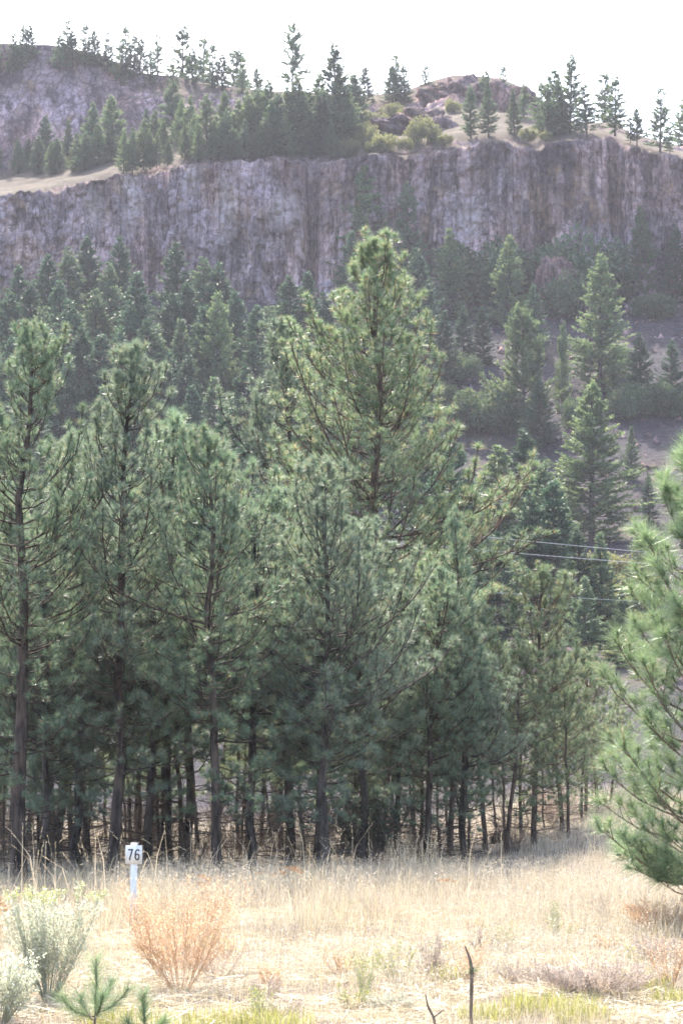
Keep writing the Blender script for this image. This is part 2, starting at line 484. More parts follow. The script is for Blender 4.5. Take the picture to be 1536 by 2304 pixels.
def cliff_out(x, h):
    """how far the face stands forward (towards -y) at lateral x and relative height h"""
    base = (fbm(x / 11, 0.3, 41, 3) - 0.5) * 7 + (fbm(x / 3.6, h * 1.2, 43, 3) - 0.5) * 2.4
    for gpx, wd, dp in ((335, 0.8, 2.2), (365, 0.5, 1.5), (700, 0.9, 3.6), (905, 1.6, 2.0), (965, 0.7, 1.4), (1225, 0.8, 1.3), (1395, 1.2, 2.6), (560, 0.6, 0.8), (120, 1.0, 1.2)):
        gxx = xat(gpx, YC)
        base = base - dp * np.exp(-((x - gxx) / wd) ** 2)
    wob = (vnoise(x / 4, h * 5, 51) - 0.5) * 0.5
    ci = np.floor((x + wob) / 1.05 + (vnoise(x / 6, 0, 53) - 0.5) * 1.5)
    cf = (x + wob) / 1.05 + (vnoise(x / 6, 0, 53) - 0.5) * 1.5 - ci
    seg = np.floor(h * (7 + 9 * _hash(ci, ci * 0, 55)) + _hash(ci, ci * 0, 57))
    col = (_hash(ci, seg, 59) - 0.5) * 0.9 + (_hash(ci, ci * 0, 60) - 0.5) * 0.7 - (2 * cf - 1) ** 6 * 0.35
    rub = (fbm(x / 0.9, h * 20, 61, 4) - 0.5) * 1.7 + (fbm(x / 3.2, h * 5, 67, 3) - 0.5) * 2.2
    return base + col + rub


cx = np.linspace(-66, 66, 1050)
hv = np.linspace(0, 1, 175)
X, Hh = np.meshgrid(cx, hv)
ztop = tab(EDGE, X, YC) + (fbm(X / 1.1, 0.5, 71, 4) - 0.5) * 1.1
zbot = ground(X, X * 0 + 286) - 3
out_ = cliff_out(X, Hh)
fade = np.clip((1 - Hh) / 0.05, 0, 1)
Yc = YC + 0.6 - (out_ + 2.2) * (0.25 + 0.75 * fade) - (1 - Hh) ** 1.6 * 4.0
Zc = zbot + (ztop - zbot) * Hh
rim = np.clip((Hh - 0.945) / 0.055, 0, 1) ** 2 * 1.5
Yc = Yc + rim
YEDGE, ZEDGE = Yc[-1].copy(), Zc[-1].copy()
grid_mesh('cliff', X, Yc, Zc, M['rock'], smooth=False)

bx = np.linspace(-78, 78, 520)
by = np.concatenate([np.linspace(YC - 1.8, YC + 3, 10), np.linspace(YC + 3.5, YS + 3, 120), np.linspace(YS + 4, 430, 20)])
X, Y = np.meshgrid(bx, by)
Zb = bench(X, Y)
k_ = np.clip((Y - (YC - 1.8)) / 6.8, 0, 1)                      # the front of the bench follows the broken rim
ye, ze_ = np.interp(bx, cx, YEDGE)[None], np.interp(bx, cx, ZEDGE)[None]
Yb = np.where(Y < YC + 5, ye + (YC + 5 - ye) * k_, Y)
Zb = np.where(Y < YC + 5, ze_ - 0.02 + (bench(X, Y * 0 + YC + 5) - ze_) * k_ ** 0.8, Zb)
Y = Yb
grid_mesh('ridge', X, Y, Zb, M['rock_brown'], smooth=False)

# ------------------------------------------------------------------ haze
hz, nt, out = new_mat('haze_air')
pv = nt.nodes.new('ShaderNodeVolumePrincipled')
pv.inputs['Color'].default_value = (0.93, 0.92, 1.0, 1)
pv.inputs['Density'].default_value = 0.00019
pv.inputs['Anisotropy'].default_value = 0.1
nt.links.new(pv.outputs[0], out.inputs['Volume'])
a = Acc(); a.box(-200, 200, -45, 440, -2, 112)
hzo = link('haze', a.mesh('haze', hz))
hzo['kind'] = 'stuff'


# ------------------------------------------------------------------ plants: builders
def needles(acc, P, D, S, n, width, rng, spread=(0.15, 1.45), back=0.42):
    """sprays of long needles round twig ends"""
    P = np.asarray(P, float); D = unit(np.asarray(D, float)); S = np.asarray(S, float)
    T = len(P)
    if T == 0:
        return
    U = unit(np.cross(D, [0.31, 0.22, 0.9])); Vv = np.cross(D, U)
    th = rng.uniform(spread[0], spread[1], (T, n)); ph = rng.uniform(0, 2 * math.pi, (T, n))
    L = S[:, None] * rng.uniform(0.7, 1.12, (T, n))
    b = rng.uniform(0, back, (T, n)) * S[:, None]
    nd = (np.cos(th)[..., None] * D[:, None] + np.sin(th)[..., None] * (np.cos(ph)[..., None] * U[:, None] + np.sin(ph)[..., None] * Vv[:, None]))
    B = P[:, None] - D[:, None] * b[..., None]
    E = B + nd * L[..., None]
    E[..., 2] -= 0.08 * L
    wv = unit(np.cross(nd, rng.normal(size=(T, n, 3)))) * (width / 2)
    V = np.stack([B - wv, B + wv, E], 2).reshape(-1, 3)
    acc.add(V, np.arange(len(V)).reshape(-1, 3))


def curve_branch(start, az, L, rise, curl, rng, n=6):
    ds = L / (n - 1)
    p = np.array(start, float); pts = [p.copy()]
    a2 = az
    for i in range(n - 1):
        e = rise + curl * (i / (n - 2)) + rng.normal(0, 0.07)
        a2 += rng.normal(0, 0.07)
        p = p + ds * np.array([math.cos(a2) * math.cos(e), math.sin(a2) * math.cos(e), math.sin(e)])
        pts.append(p.copy())
    return np.array(pts)


def lerp_pts(pts, s):
    k = s * (len(pts) - 1); i = min(int(k), len(pts) - 2); f = k - i
    return pts[i] * (1 - f) + pts[i + 1] * f, unit(pts[i + 1] - pts[i])


def branch_with_tufts(wood, pts, r, L, rng, size, tuft_gap, first=0.35, sides=4):
    wood.tube(pts, np.linspace(r, r * 0.3, len(pts)), sides)
    P, D = [], []
    s = first; side = 1
    while s < 0.97:
        p, d = lerp_pts(pts, s)
        ang = side * rng.uniform(0.5, 1.1)
        q = np.array([d[0] * math.cos(ang) - d[1] * math.sin(ang), d[0] * math.sin(ang) + d[1] * math.cos(ang), d[2] + rng.uniform(0.0, 0.6)])
        q = unit(q)
        l = (0.12 + 0.38 * L * (1 - s)) * rng.uniform(0.6, 1.15)
        e = p + q * l + np.array([0, 0, 0.12 * l])
        wood.tube([p, (p + e) / 2 - np.array([0, 0, 0.02]), e], [r * 0.4, r * 0.3, r * 0.22], 3)
        P.append(e); D.append(q + np.array([0, 0, 0.35]))
        if l > 0.45:
            sgn = 1 if rng.random() < 0.5 else -1
            mq = unit(q + sgn * 0.8 * np.cross(q, [0, 0, 1]) + np.array([0, 0, 0.4]))
            me_ = p + q * l * 0.55 + mq * 0.2
            wood.tube([p + q * l * 0.55, me_], [r * 0.25, r * 0.2], 3)
            P.append(me_); D.append(mq)
        side = -side
        s += tuft_gap / max(L, 0.3) * rng.uniform(0.7, 1.3)
    p, d = lerp_pts(pts, 1.0)
    P.append(p); D.append(d + np.array([0, 0, 0.3]))
    return P, D


def pine_parts(seed, H, r0, cb, R, shape, needle=0.165, n=46, width=0.0075, whorl=0.36, per=5, gap=0.26, dead=True, lean=0.0, keep=1.0, leaders=1):
    """trunk with limbs, and needles: returns two accumulators"""
    rng = np.random.default_rng(seed)
    wood, leaf = Acc(), Acc()
    k = 14
    zz = np.linspace(-0.1, H, k)
    wx = np.cumsum(rng.normal(0, 0.038 * H / 8, k)); wy = np.cumsum(rng.normal(0, 0.038 * H / 8, k))
    tp = np.stack([wx - wx[0] + lean * zz, wy - wy[0], zz], 1)
    tr = r0 * (np.clip(1 - np.clip(zz, 0, H) / H, 0, 1) ** 0.75) + 0.012
    tr[0] *= 1.25
    wood.tube(tp, tr, 8)
    P, D, S = [], [], []

    def trunk_at(z):
        return np.array([np.interp(z, zz, tp[:, 0]), np.interp(z, zz, tp[:, 1]), z]), float(np.interp(z, zz, tr))
    z = 0.35 if dead else cb * 0.9
    while z < H - 0.15:
        t = (z - cb) / (H - cb)
        live = t >= 0
        for b in range(rng.integers(per - 1, per + 2)):
            az = rng.uniform(0, 2 * math.pi)
            c, rr = trunk_at(z + rng.uniform(-0.12, 0.12))
            if not live:
                if rng.random() < 0.22:
                    continue
                L = rng.uniform(0.35, 1.1) * R * 0.75
                pts = curve_branch(c, az, L, rng.uniform(-0.35, 0.2), rng.uniform(-0.3, 0.5), rng, 5)
                wood.tube(pts, np.linspace(0.011, 0.004, 5), 3)
                for q in range(3):
                    p, d = lerp_pts(pts, rng.uniform(0.3, 0.95))
                    e = p + unit(d + rng.normal(0, 0.7, 3)) * rng.uniform(0.1, 0.4)
                    wood.tube([p, e], [0.005, 0.003], 3)
                continue
            if rng.random() > keep or (t < 0.22 and rng.random() < 0.45):
                continue
            L = R * shape(t) * rng.uniform(0.55, 1.15) * (0.6 + 0.75 * float(vnoise((az % 6.283) * 1.1 + seed * 7, z * 0.9, 5)))
            if L < 0.12:
                continue
            rise = 0.0 + 0.75 * t + rng.normal(0, 0.13)
            pts = curve_branch(c, az, L, rise - 0.1, 0.75 + rng.uniform(-0.15, 0.5), rng)
            r = min(rr * 0.45, 0.006 + 0.0065 * L)
            p_, d_ = branch_with_tufts(wood, pts, r, L, rng, needle, gap, 0.16 if t > 0.2 else 0.3)
            P += p_; D += d_
        z += whorl * rng.uniform(0.75, 1.25) * (1.0 if t < 0.8 else 0.8)
    for q in range(5):
        c, rr = trunk_at(H - 0.12 * q * rng.uniform(0.7, 1.2))
        P.append(c); D.append(np.array([rng.normal(0, 0.2), rng.normal(0, 0.2), 1.0]))
    P = np.array(P); D = np.array(D)
    S = needle * rng.uniform(0.75, 1.2, len(P))
    needles(leaf, P, D, S, n, width, rng)
    return wood, leaf


def fir_parts(seed, H, R, cb=0.4, keep=1.0, power=0.85, lev=0.32, per=7, dens=32, size=0.40, droop=-0.15, irregular=0.2):
    rng = np.random.default_rng(seed)
    wood, leaf = Acc(), Acc()
    wood.tube([(0, 0, -0.6), (0.02, 0, H * 0.5), (0, 0.02, H)], [0.017 * H, 0.011 * H, 0.02], 6)
    B, E, Wd = [], [], []
    z = cb
    lob = rng.uniform(0.75, 1.2, 24)
    while z < H - 0.1:
        t = (z - cb) / (H - cb)
        m = 1 + irregular * (np.interp(t * 23, np.arange(24), lob) - 1) * 2
        for b in range(per):
            if rng.random() > keep:
                continue
            az = rng.uniform(0, 2 * math.pi)
            L = R * max(0.06, (1 - t) ** power) * rng.uniform(0.65, 1.12) * m * min(1, 0.55 + t * 3.5)
            rise = droop + 0.65 * t + rng.normal(0, 0.12)
            pts = curve_branch((0, 0, z + rng.uniform(-0.15, 0.15)), az, L, rise, 0.35, rng, 5)
            if L > 0.7:
                wood.tube(pts, np.linspace(0.02 + 0.008 * L, 0.01, 5), 3)
            cnt = max(4, int(dens * L))
            s = rng.uniform(0.15, 1.0, cnt) ** 0.75
            kk = s * 4; ii = np.minimum(kk.astype(int), 3); ff = (kk - ii)[:, None]
            p = pts[ii] * (1 - ff) + pts[ii + 1] * ff
            d = unit(pts[ii + 1] - pts[ii])
            lat = np.stack([-d[:, 1], d[:, 0], 0 * d[:, 0]], 1) * rng.choice([-1, 1], cnt)[:, None]
            q = unit(d * rng.uniform(0.3, 1.0, cnt)[:, None] + lat * rng.uniform(0.2, 1.1, cnt)[:, None] + rng.normal(0, 0.28, (cnt, 3)) + np.array([0, 0, 0.1]))
            ln = size * rng.uniform(0.6, 1.25, cnt) * (0.6 + 0.6 * (1 - s))
            base = p + rng.normal(0, 0.05, (cnt, 3))
            B.append(base); E.append(base + q * ln[:, None]); Wd.append(ln * rng.uniform(0.28, 0.5, cnt))
        z += lev * rng.uniform(0.7, 1.3)
    B, E, Wd = np.concatenate(B), np.concatenate(E), np.concatenate(Wd)
    wv = unit(np.cross(E - B, rng.normal(size=B.shape) + np.array([0, 0, 1.2]))) * (Wd / 2)[:, None]
    mid = B + (E - B) * 0.45
    V = np.stack([B, mid - wv, E, mid + wv], 1).reshape(-1, 3)
    leaf.add(V, np.arange(len(V)).reshape(-1, 4))
    return wood, leaf


def shrub_parts(seed, R, H, lumps, leaves, leaf_size, stems=7):
    rng = np.random.default_rng(seed)
    wood, leaf = Acc(), Acc()
    Cc = []
    for i in range(lumps):
        a = rng.uniform(0, 2 * math.pi); rr = R * math.sqrt(rng.random()) * 0.75
        zc = H * rng.uniform(0.3, 0.8) * (1 - 0.35 * (rr / R) ** 2)
        Cc.append((rr * math.cos(a), rr * math.sin(a), zc, rng.uniform(0.22, 0.42) * min(R, H)))
    for i in range(stems):
        c = Cc[i % lumps]
        wood.tube([(c[0] * 0.1, c[1] * 0.1, -0.2), (c[0] * 0.5, c[1] * 0.5, c[2] * 0.6), (c[0], c[1], c[2])], [0.06, 0.04, 0.015], 4)
    Cc = np.array(Cc)
    idx = rng.integers(0, lumps, leaves)
    d = unit(rng.normal(size=(leaves, 3)))
    rad = Cc[idx, 3] * rng.uniform(0.35, 1.12, leaves) ** 0.6
    B = Cc[idx, :3] + d * rad[:, None]
    B[:, 2] = np.maximum(B[:, 2], 0.05)
    q = unit(d + rng.normal(0, 0.7, (leaves, 3)))
    ln = leaf_size * rng.uniform(0.6, 1.3, leaves)
    E = B + q * ln[:, None]
    wv = unit(np.cross(q, rng.normal(size=q.shape))) * (ln * 0.3)[:, None]
    mid = (B + E) / 2
    V = np.stack([B, mid - wv, E, mid + wv], 1).reshape(-1, 3)
    leaf.add(V, np.arange(len(V)).reshape(-1, 4))
    return wood, leaf


PROTO = {}


def proto(key, parts, bark, leafm, names=('trunk', 'crown'), H=1.0):
    PROTO[key] = (parts[0].mesh(key + '_wood', bark, True), parts[1].mesh(key + '_foliage', leafm), names, H)


rot_rng = random.Random(11)


def plant(name, key, x, y, z, h, label, cat, group=None, rz=None, wide=1.0):
    wm, lm, names, H = PROTO[key]
    e = empty(name, (x, y, z), rot_rng.uniform(0, 6.283) if rz is None else rz)
    s = h / H
    e.scale = (s * wide, s * wide, s)
    tl = 0.05 if 'pole' in key else 0.018
    e.rotation_euler[0] = rot_rng.gauss(0, tl); e.rotation_euler[1] = rot_rng.gauss(0, tl)
    link(names[0], wm, e); link(names[1], lm, e)
    tag(e, label, cat, group)
    return e


# ------------------------------------------------------------------ pines of the copse
def sh_pine(t):
    return min(1.0, (max(0.0, 1 - t) / 0.5) ** 0.62) * (0.55 + 0.45 * min(1, t * 3))


def sh_cone(t):
    return max(0.0, (1 - t)) ** 0.8 * (0.7 + 0.3 * min(1, t * 5))


def sh_tall(t):
    return min(1.0, (max(0.0, 1 - t) / 0.60) ** 0.62) * (0.8 + 0.2 * min(1, t * 4))


def sh_pole(t):
    return (max(0.0, 1 - t)) ** 0.5 * (0.45 + 0.45 * min(1, t * 2))


proto('pine_big', pine_parts(1, 10.0, 0.125, 1.25, 2.15, sh_pine, n=70, per=6, gap=0.19, whorl=0.31), M['bark'], M['pine'], H=10.0)
proto('pine_big2', pine_parts(2, 9.6, 0.10, 1.2, 2.1, sh_pine, n=70, per=6, gap=0.19, whorl=0.31), M['bark'], M['pine_grey'], H=9.6)
proto('pine_mid', pine_parts(3, 7.7, 0.078, 1.0, 2.0, sh_pine, n=70, per=6, gap=0.19, whorl=0.31), M['bark'], M['pine'], H=7.7)
proto('pine_mid2', pine_parts(4, 7.2, 0.074, 0.95, 2.0, sh_pine, n=70, per=7, gap=0.185, whorl=0.30), M['bark_grey'], M['pine_grey'], H=7.2)
proto('pine_tall', pine_parts(5, 14.6, 0.14, 1.8, 3.75, sh_tall, needle=0.2, n=56, width=0.010, per=7, gap=0.22, whorl=0.34), M['bark_red'], M['pine_olive'], H=14.6)
proto('pine_cone', pine_parts(6, 12.0, 0.13, 1.4, 2.9, sh_tall, needle=0.2, n=56, width=0.011, per=6, gap=0.25, whorl=0.33), M['bark'], M['pine_grey'], H=12.0)
proto('pine_young', pine_parts(7, 5.5, 0.05, 0.9, 1.6, sh_pine, n=66, per=6, gap=0.19, whorl=0.31), M['bark_red'], M['pine_olive'], H=5.5)
proto('pine_pole', pine_parts(8, 7.0, 0.036, 1.3, 1.35, sh_pole, n=56, per=5, gap=0.23, whorl=0.31), M['bark'], M['pine'], H=7.0)
proto('pine_pole2', pine_parts(9, 6.2, 0.032, 1.2, 1.25, sh_pole, n=56, per=5, gap=0.23, whorl=0.31), M['bark_red'], M['pine_olive'], H=6.2)


def pine_at(key, px, pytop, Y, label, group=None, name='ponderosa_pine', rz=None, wide=1.0):
    x, _, zt = at(px, pytop, Y)
    x = xat(px, Y)
    z = float(ground(x, Y))
    return plant(name, key, x, Y, z, zt - z, label, 'pine tree', group, rz, wide)


tall = pine_at('pine_tall', 835, 543, 55, 'tallest olive green pine of the copse, broad cone with long low limbs', rz=0.6, wide=1.12)
for az, zl, L in ((-0.66, 6.2, 3.7),):
    rg = np.random.default_rng(int(zl * 10))
    w_, l_ = Acc(), Acc()
    pts = curve_branch((0, 0, zl), az, L, 0.0, 0.55, rg, 8)
    P, D = branch_with_tufts(w_, pts, 0.05, L, rg, 0.2, 0.16, 0.3, 6)
    needles(l_, P, D, 0.2 * rg.uniform(0.8, 1.15, len(P)), 46, 0.009, rg)
    lo = link('limb', w_.mesh('long_limb', M['bark'], True), tall)
    link('needles', l_.mesh('long_limb_needles', M['pine_olive']), lo)
pine_at('pine_cone', 612, 742, 66, 'dense narrow pale green pine behind the copse, beside the tallest pine')
pine_at('pine_big', 58, 742, 39.5, 'tall thick-trunked pine with bushy top at the far edge of the copse', rz=2.0)
pine_at('pine_big2', 262, 790, 40.5, 'tall pine with straight dark trunk standing behind the number sign', rz=4.0)
pine_at('pine_mid', 497, 985, 40, 'medium pine with grey trunk rising behind the tan dry weed', rz=1.0)
pine_at('pine_mid2', 735, 1050, 41, 'full blue-green pine standing in front of the tallest pine', rz=3.0)
pine_at('pine_mid', 385, 935, 45.5, 'bushy pine crown between the sign pine and the grey-trunked pine', rz=5.0, wide=1.1)
pine_at('pine_mid2', 140, 1000, 47, 'pine with bare dark lower trunk between the two tallest front pines', rz=0.3)
pine_at('pine_mid', 885, 1335, 45, 'drooping pine with pale sunlit needles beside the full blue-green pine', rz=2.2)
pine_at('pine_young', 1195, 1290, 50, 'slim young pine with pointed open top below the power lines', rz=1.2)
pine_at('pine_young', 1085, 1380, 52, 'young pine with a leaning double dark trunk at the copse end', rz=4.4)
pine_at('pine_young', 1010, 1330, 47, 'olive young pine under the long low limb of the tallest pine', rz=2.9, wide=1.1)
for i, (px, pt, Y) in enumerate(((185, 1130, 43.5), (330, 1180, 42.5), (565, 1170, 43), (650, 1120, 45), (815, 1190, 43.5), (40, 1150, 44), (430, 1090, 46), (960, 1290, 44.5), (110, 1240, 42), (720, 1330, 42.5), (1040, 1400, 45.5))):
    pine_at(('pine_mid2', 'pine_mid')[i % 2], px, pt, Y, 'full-crowned mid-height pine filling the front of the copse', 'mid-height pines filling the copse', wide=1.12)
G = 'young pines crowding the edge of the copse'
for px, pt, Y in ((1255, 1440, 53), (1135, 1460, 48.5), (1310, 1500, 58), (1165, 1530, 55), (1270, 1560, 50), (1335, 1470, 60), (1300, 1590, 56), (1365, 1560, 63), (1230, 1520, 62)):
    pine_at('pine_young', px, pt, Y, 'bushy olive young pine at the open end of the copse', G, wide=1.15)
G = 'slender suppressed pines inside the copse'
rr = random.Random(5)
poles = [(100, 1080), (175, 1150), (325, 1100), (350, 1180), (420, 1120), (445, 1230), (560, 1160), (590, 1200), (632, 1250), (662, 1180), (690, 1280), (790, 1290), (820, 1250),
         (862, 1330), (885, 1350), (935, 1400), (960, 1350), (998, 1420), (1045, 1480), (1112, 1500), (1130, 1450), (215, 1230), (20, 1130), (60, 1250), (540, 1280), (770, 1200),
         (120, 1320), (300, 1300), (480, 1350), (710, 1400), (850, 1450), (380, 1420), (920, 1500), (1185, 1600), (1215, 1560), (75, 1400), (250, 1420), (615, 1420)]
poles += [(rr.uniform(-20, 1060), rr.uniform(1150, 1500)) for _ in range(45)]
for i, (px, pt) in enumerate(poles):
    pine_at('pine_pole' if i % 2 else 'pine_pole2', px + rr.uniform(-6, 6), pt, rr.uniform(44.5, 62), ('slender dark pole pine with dead twiggy lower branches inside the copse' if i % 2 else 'slender ruddy-barked pole pine with dead twigs inside the copse'), G)
for px, pt, Y in ((-120, 900, 44), (-60, 1000, 49), (-200, 850, 47)):
    pine_at('pine_mid', px, pt, Y, 'copse pine with trunk beyond the thick-trunked edge pine', 'outer pines of the copse')

# ------------------------------------------------------------------ the near pine, limb by limb
rng = np.random.default_rng(77)
nx, ny = xat(1585, 25.0), 25.0
nz = float(ground(nx, ny))
near = empty('ponderosa_pine', (nx, ny, nz))
tag(near, 'bright green bushy young pine standing alone on the grass beside the meadow', 'pine tree')
HN = 5.15
wood = Acc()
zz = np.linspace(-0.1, HN, 12)
tp = np.stack([np.cumsum(rng.normal(0, 0.012, 12)), np.cumsum(rng.normal(0, 0.012, 12)), zz], 1)
wood.tube(tp, 0.085 * (1 - np.clip(zz, 0, HN) / HN) ** 0.8 + 0.01, 9)
lead = Acc()
needles(lead, tp[-1:].repeat(6, 0) - np.linspace(0, 0.5, 6)[:, None] * np.array([[0, 0, 1]]), np.array([[0, 0, 1.0]] * 6), np.full(6, 0.22), 80, 0.004, rng)
tko = link('trunk', wood.mesh('near_trunk', M['bark'], True), near)
link('needles', lead.mesh('near_leader_needles', M['pine_near']), tko)
z = 0.5
while z < HN - 0.25:
    t = z / HN
    nb = 6 if t < 0.75 else 5
    a0 = rng.uniform(0, 6.28)
    for b in range(nb):
        az = a0 + b * 6.283 / nb + rng.normal(0, 0.25)
        L = 1.85 * (1 - t) ** 0.42 * rng.uniform(0.7, 1.1) * (0.75 + 0.25 * min(1, t * 4))
        c = np.array([np.interp(z, zz, tp[:, 0]), np.interp(z, zz, tp[:, 1]), z + rng.uniform(-0.1, 0.1)])
        pts = curve_branch(c, az, L, 0.0 + 0.65 * t + rng.normal(0, 0.12), 0.6, rng)
        w_, l_ = Acc(), Acc()
        P, D = branch_with_tufts(w_, pts, 0.006 + 0.007 * L, L, rng, 0.2, 0.13, 0.15, 5)
        needles(l_, P, D, 0.22 * rng.uniform(0.8, 1.15, len(P)), 90, 0.005, rng)
        lo = link('limb', w_.mesh('near_limb', M['twig'], True), near)
        link('needles', l_.mesh('near_needles', M['pine_near']), lo)
    z += rng.uniform(0.31, 0.42)

for q in range(9):                                           # low boughs near the ground
    az = math.pi + rng.uniform(-0.9, 0.9); L = rng.uniform(0.7, 1.15)
    pts = curve_branch((0, 0, 0.35 + 0.06 * q), az, L, rng.uniform(-0.1, 0.15), 0.5, rng)
    w_, l_ = Acc(), Acc()
    P, D = branch_with_tufts(w_, pts, 0.010, L, rng, 0.2, 0.095, 0.15, 5)
    needles(l_, P, D, 0.2 * rng.uniform(0.8, 1.15, len(P)), 80, 0.005, rng)
    lo = link('limb', w_.mesh('near_limb', M['twig'], True), near)
    link('needles', l_.mesh('near_needles', M['pine_near']), lo)

# ------------------------------------------------------------------ firs of the hillside, the bench and the skyline
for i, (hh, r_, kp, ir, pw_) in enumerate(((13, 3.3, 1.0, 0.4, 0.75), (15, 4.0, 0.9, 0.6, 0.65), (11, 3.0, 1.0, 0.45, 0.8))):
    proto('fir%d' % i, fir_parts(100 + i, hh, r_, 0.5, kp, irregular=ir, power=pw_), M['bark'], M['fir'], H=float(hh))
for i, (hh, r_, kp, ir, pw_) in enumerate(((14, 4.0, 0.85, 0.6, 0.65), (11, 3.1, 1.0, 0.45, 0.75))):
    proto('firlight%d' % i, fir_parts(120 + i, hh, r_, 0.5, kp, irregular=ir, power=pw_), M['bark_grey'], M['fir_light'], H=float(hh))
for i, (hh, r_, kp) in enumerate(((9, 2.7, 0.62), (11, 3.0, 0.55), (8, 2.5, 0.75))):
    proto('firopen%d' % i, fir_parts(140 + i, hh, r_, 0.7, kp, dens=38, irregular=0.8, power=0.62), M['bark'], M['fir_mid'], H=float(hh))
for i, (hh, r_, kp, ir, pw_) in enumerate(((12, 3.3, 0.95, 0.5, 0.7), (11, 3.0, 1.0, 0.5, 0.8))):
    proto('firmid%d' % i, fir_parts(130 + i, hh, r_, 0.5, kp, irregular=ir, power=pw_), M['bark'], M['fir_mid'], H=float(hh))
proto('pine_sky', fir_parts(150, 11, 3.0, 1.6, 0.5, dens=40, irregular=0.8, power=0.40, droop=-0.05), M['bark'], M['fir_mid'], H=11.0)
proto('broad', fir_parts(160, 9, 3.6, 0.4, 0.8, power=0.45, irregular=0.8, droop=0.25, dens=38), M['bark_grey'], M['fir_light'], H=9.0)
proto('shrub0', shrub_parts(170, 2.0, 2.4, 16, 5200, 0.20), M['bark_grey'], M['shrub'], ('stem', 'foliage'), H=2.4)
proto('shrub1', shrub_parts(171, 2.0, 2.0, 14, 4600, 0.20), M['bark_grey'], M['shrub_yellow'], ('stem', 'foliage'), H=2.0)


def far_at(key, px, pytop, hb, label, group=None, cat='fir tree', name='fir_tree', surf='h', wide=1.0):
    """a tree whose top shows at (px, pytop); hb is its height in metres, or (over 60) the row where its foot shows"""
    Ys = np.linspace(100, 286.5, 700) if surf == 'h' else np.linspace(YC + 0.7, YS + 8, 400)
    xs = xat(px, Ys)
    g = ground(xs, Ys) if surf == 'h' else bench(xs, Ys)
    k = Ys / (CP - SP * (H_IMG / 2 - pytop) / F)
    zt = CAM_Z + (SP + CP * (H_IMG / 2 - pytop) / F) * k
    if hb > 60:
        e = (g - CAM_Z) / Ys
        eb = (SP + CP * (H_IMG / 2 - hb) / F) / (CP - SP * (H_IMG / 2 - hb) / F)
        ok = np.nonzero(e >= eb)[0]
    else:
        ok = np.nonzero(zt - g <= hb)[0]
    i = ok[0] if len(ok) else len(Ys) - 1
    return plant(name, key, float(xs[i]), float(Ys[i]), float(g[i]) - 0.12, max(0.9, float(zt[i] - g[i]) + 0.12), label, cat, group, None, wide)


# dense stand under the cliff
hr = random.Random(3)
G, L_ = 'dark firs crowding the slope below the cliff', 'dark conical fir in the dense stand under the grey cliff'
for i, (px, pt) in enumerate(((30, 600), (100, 572), (150, 556), (193, 530), (265, 535), (300, 615), (395, 545), (456, 578), (492, 592), (655, 622), (690, 612), (575, 690), (235, 590), (60, 640), (335, 720),
                              (420, 640), (530, 660), (610, 690), (725, 660), (-40, 590), (-90, 620), (130, 630), (215, 650), (280, 680), (380, 660), (450, 690), (10, 660), (90, 690), (160, 680))):
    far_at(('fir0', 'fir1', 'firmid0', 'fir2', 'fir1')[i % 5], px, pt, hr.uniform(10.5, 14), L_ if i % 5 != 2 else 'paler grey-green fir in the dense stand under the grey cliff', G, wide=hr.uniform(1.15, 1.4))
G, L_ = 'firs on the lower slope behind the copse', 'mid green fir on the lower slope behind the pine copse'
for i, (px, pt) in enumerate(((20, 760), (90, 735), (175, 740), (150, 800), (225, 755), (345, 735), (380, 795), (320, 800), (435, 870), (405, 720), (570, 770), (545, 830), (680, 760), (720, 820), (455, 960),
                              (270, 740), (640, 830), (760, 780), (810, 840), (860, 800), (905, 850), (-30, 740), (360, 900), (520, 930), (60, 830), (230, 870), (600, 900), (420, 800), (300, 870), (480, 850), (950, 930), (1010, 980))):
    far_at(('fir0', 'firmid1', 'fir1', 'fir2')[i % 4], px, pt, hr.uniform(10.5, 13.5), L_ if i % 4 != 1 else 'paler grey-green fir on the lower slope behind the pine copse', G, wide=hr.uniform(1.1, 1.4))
far_at('firlight0', 490, 655, 15.0, 'pale silvery green tall fir standing out from the dark stand')

# right hand slope
R1, G1 = 'fir rooted at the foot of the cliff above the scree', 'firs at the foot of the cliff'
for k, px, pt, hb in (('firlight1', 820, 378, 660), ('fir0', 790, 520, 11), ('fir1', 850, 560, 11), ('fir2', 945, 560, 780), ('fir1', 965, 640, 860), ('fir0', 1000, 700, 880), ('fir2', 1045, 690, 820),
                      ('firlight1', 1015, 520, 720), ('firlight1', 1150, 530, 740), ('fir2', 1118, 560, 730), ('fir0', 1205, 640, 800), ('fir2', 1530, 505, 690), ('fir1', 1590, 540, 700),
                      ('fir0', 900, 600, 11), ('fir2', 965, 790, 930), ('fir0', 1090, 690, 820), ('fir1', 930, 700, 11), ('fir0', 870, 680, 11)):
    far_at(k, px, pt, hb, R1, G1, wide=hr.uniform(1.05, 1.3))
far_at('firopen1', 922, 412, 690, 'tall thin dark fir with ragged sides against the cliff face', wide=0.95)
far_at('firlight1', 1455, 468, 690, 'slim upright pale fir in front of the rusty stained cliff', wide=0.95)
far_at('firlight0', 1352, 575, 890, 'big irregular fir with pale top and dark lower boughs on the scree', wide=1.15)
far_at('broad', 1180, 705, 960, 'broad pale spreading tree with feathery boughs on the scree slope', cat='tree', name='spreading_tree', wide=1.1)
far_at('broad', 1265, 735, 940, 'thin grey half-bare tree beside the broad pale spreading tree', cat='tree', name='spreading_tree', wide=0.4)
far_at('fir0', 1215, 855, 1010, 'low wide dark fir below the broad pale spreading tree', wide=1.5)
far_at('fir2', 1445, 750, 930, 'small dark fir beside the big irregular fir', wide=1.2)
far_at('fir1', 1512, 765, 930, 'dark fir on the scree with its foot in green shrubs', wide=1.2)
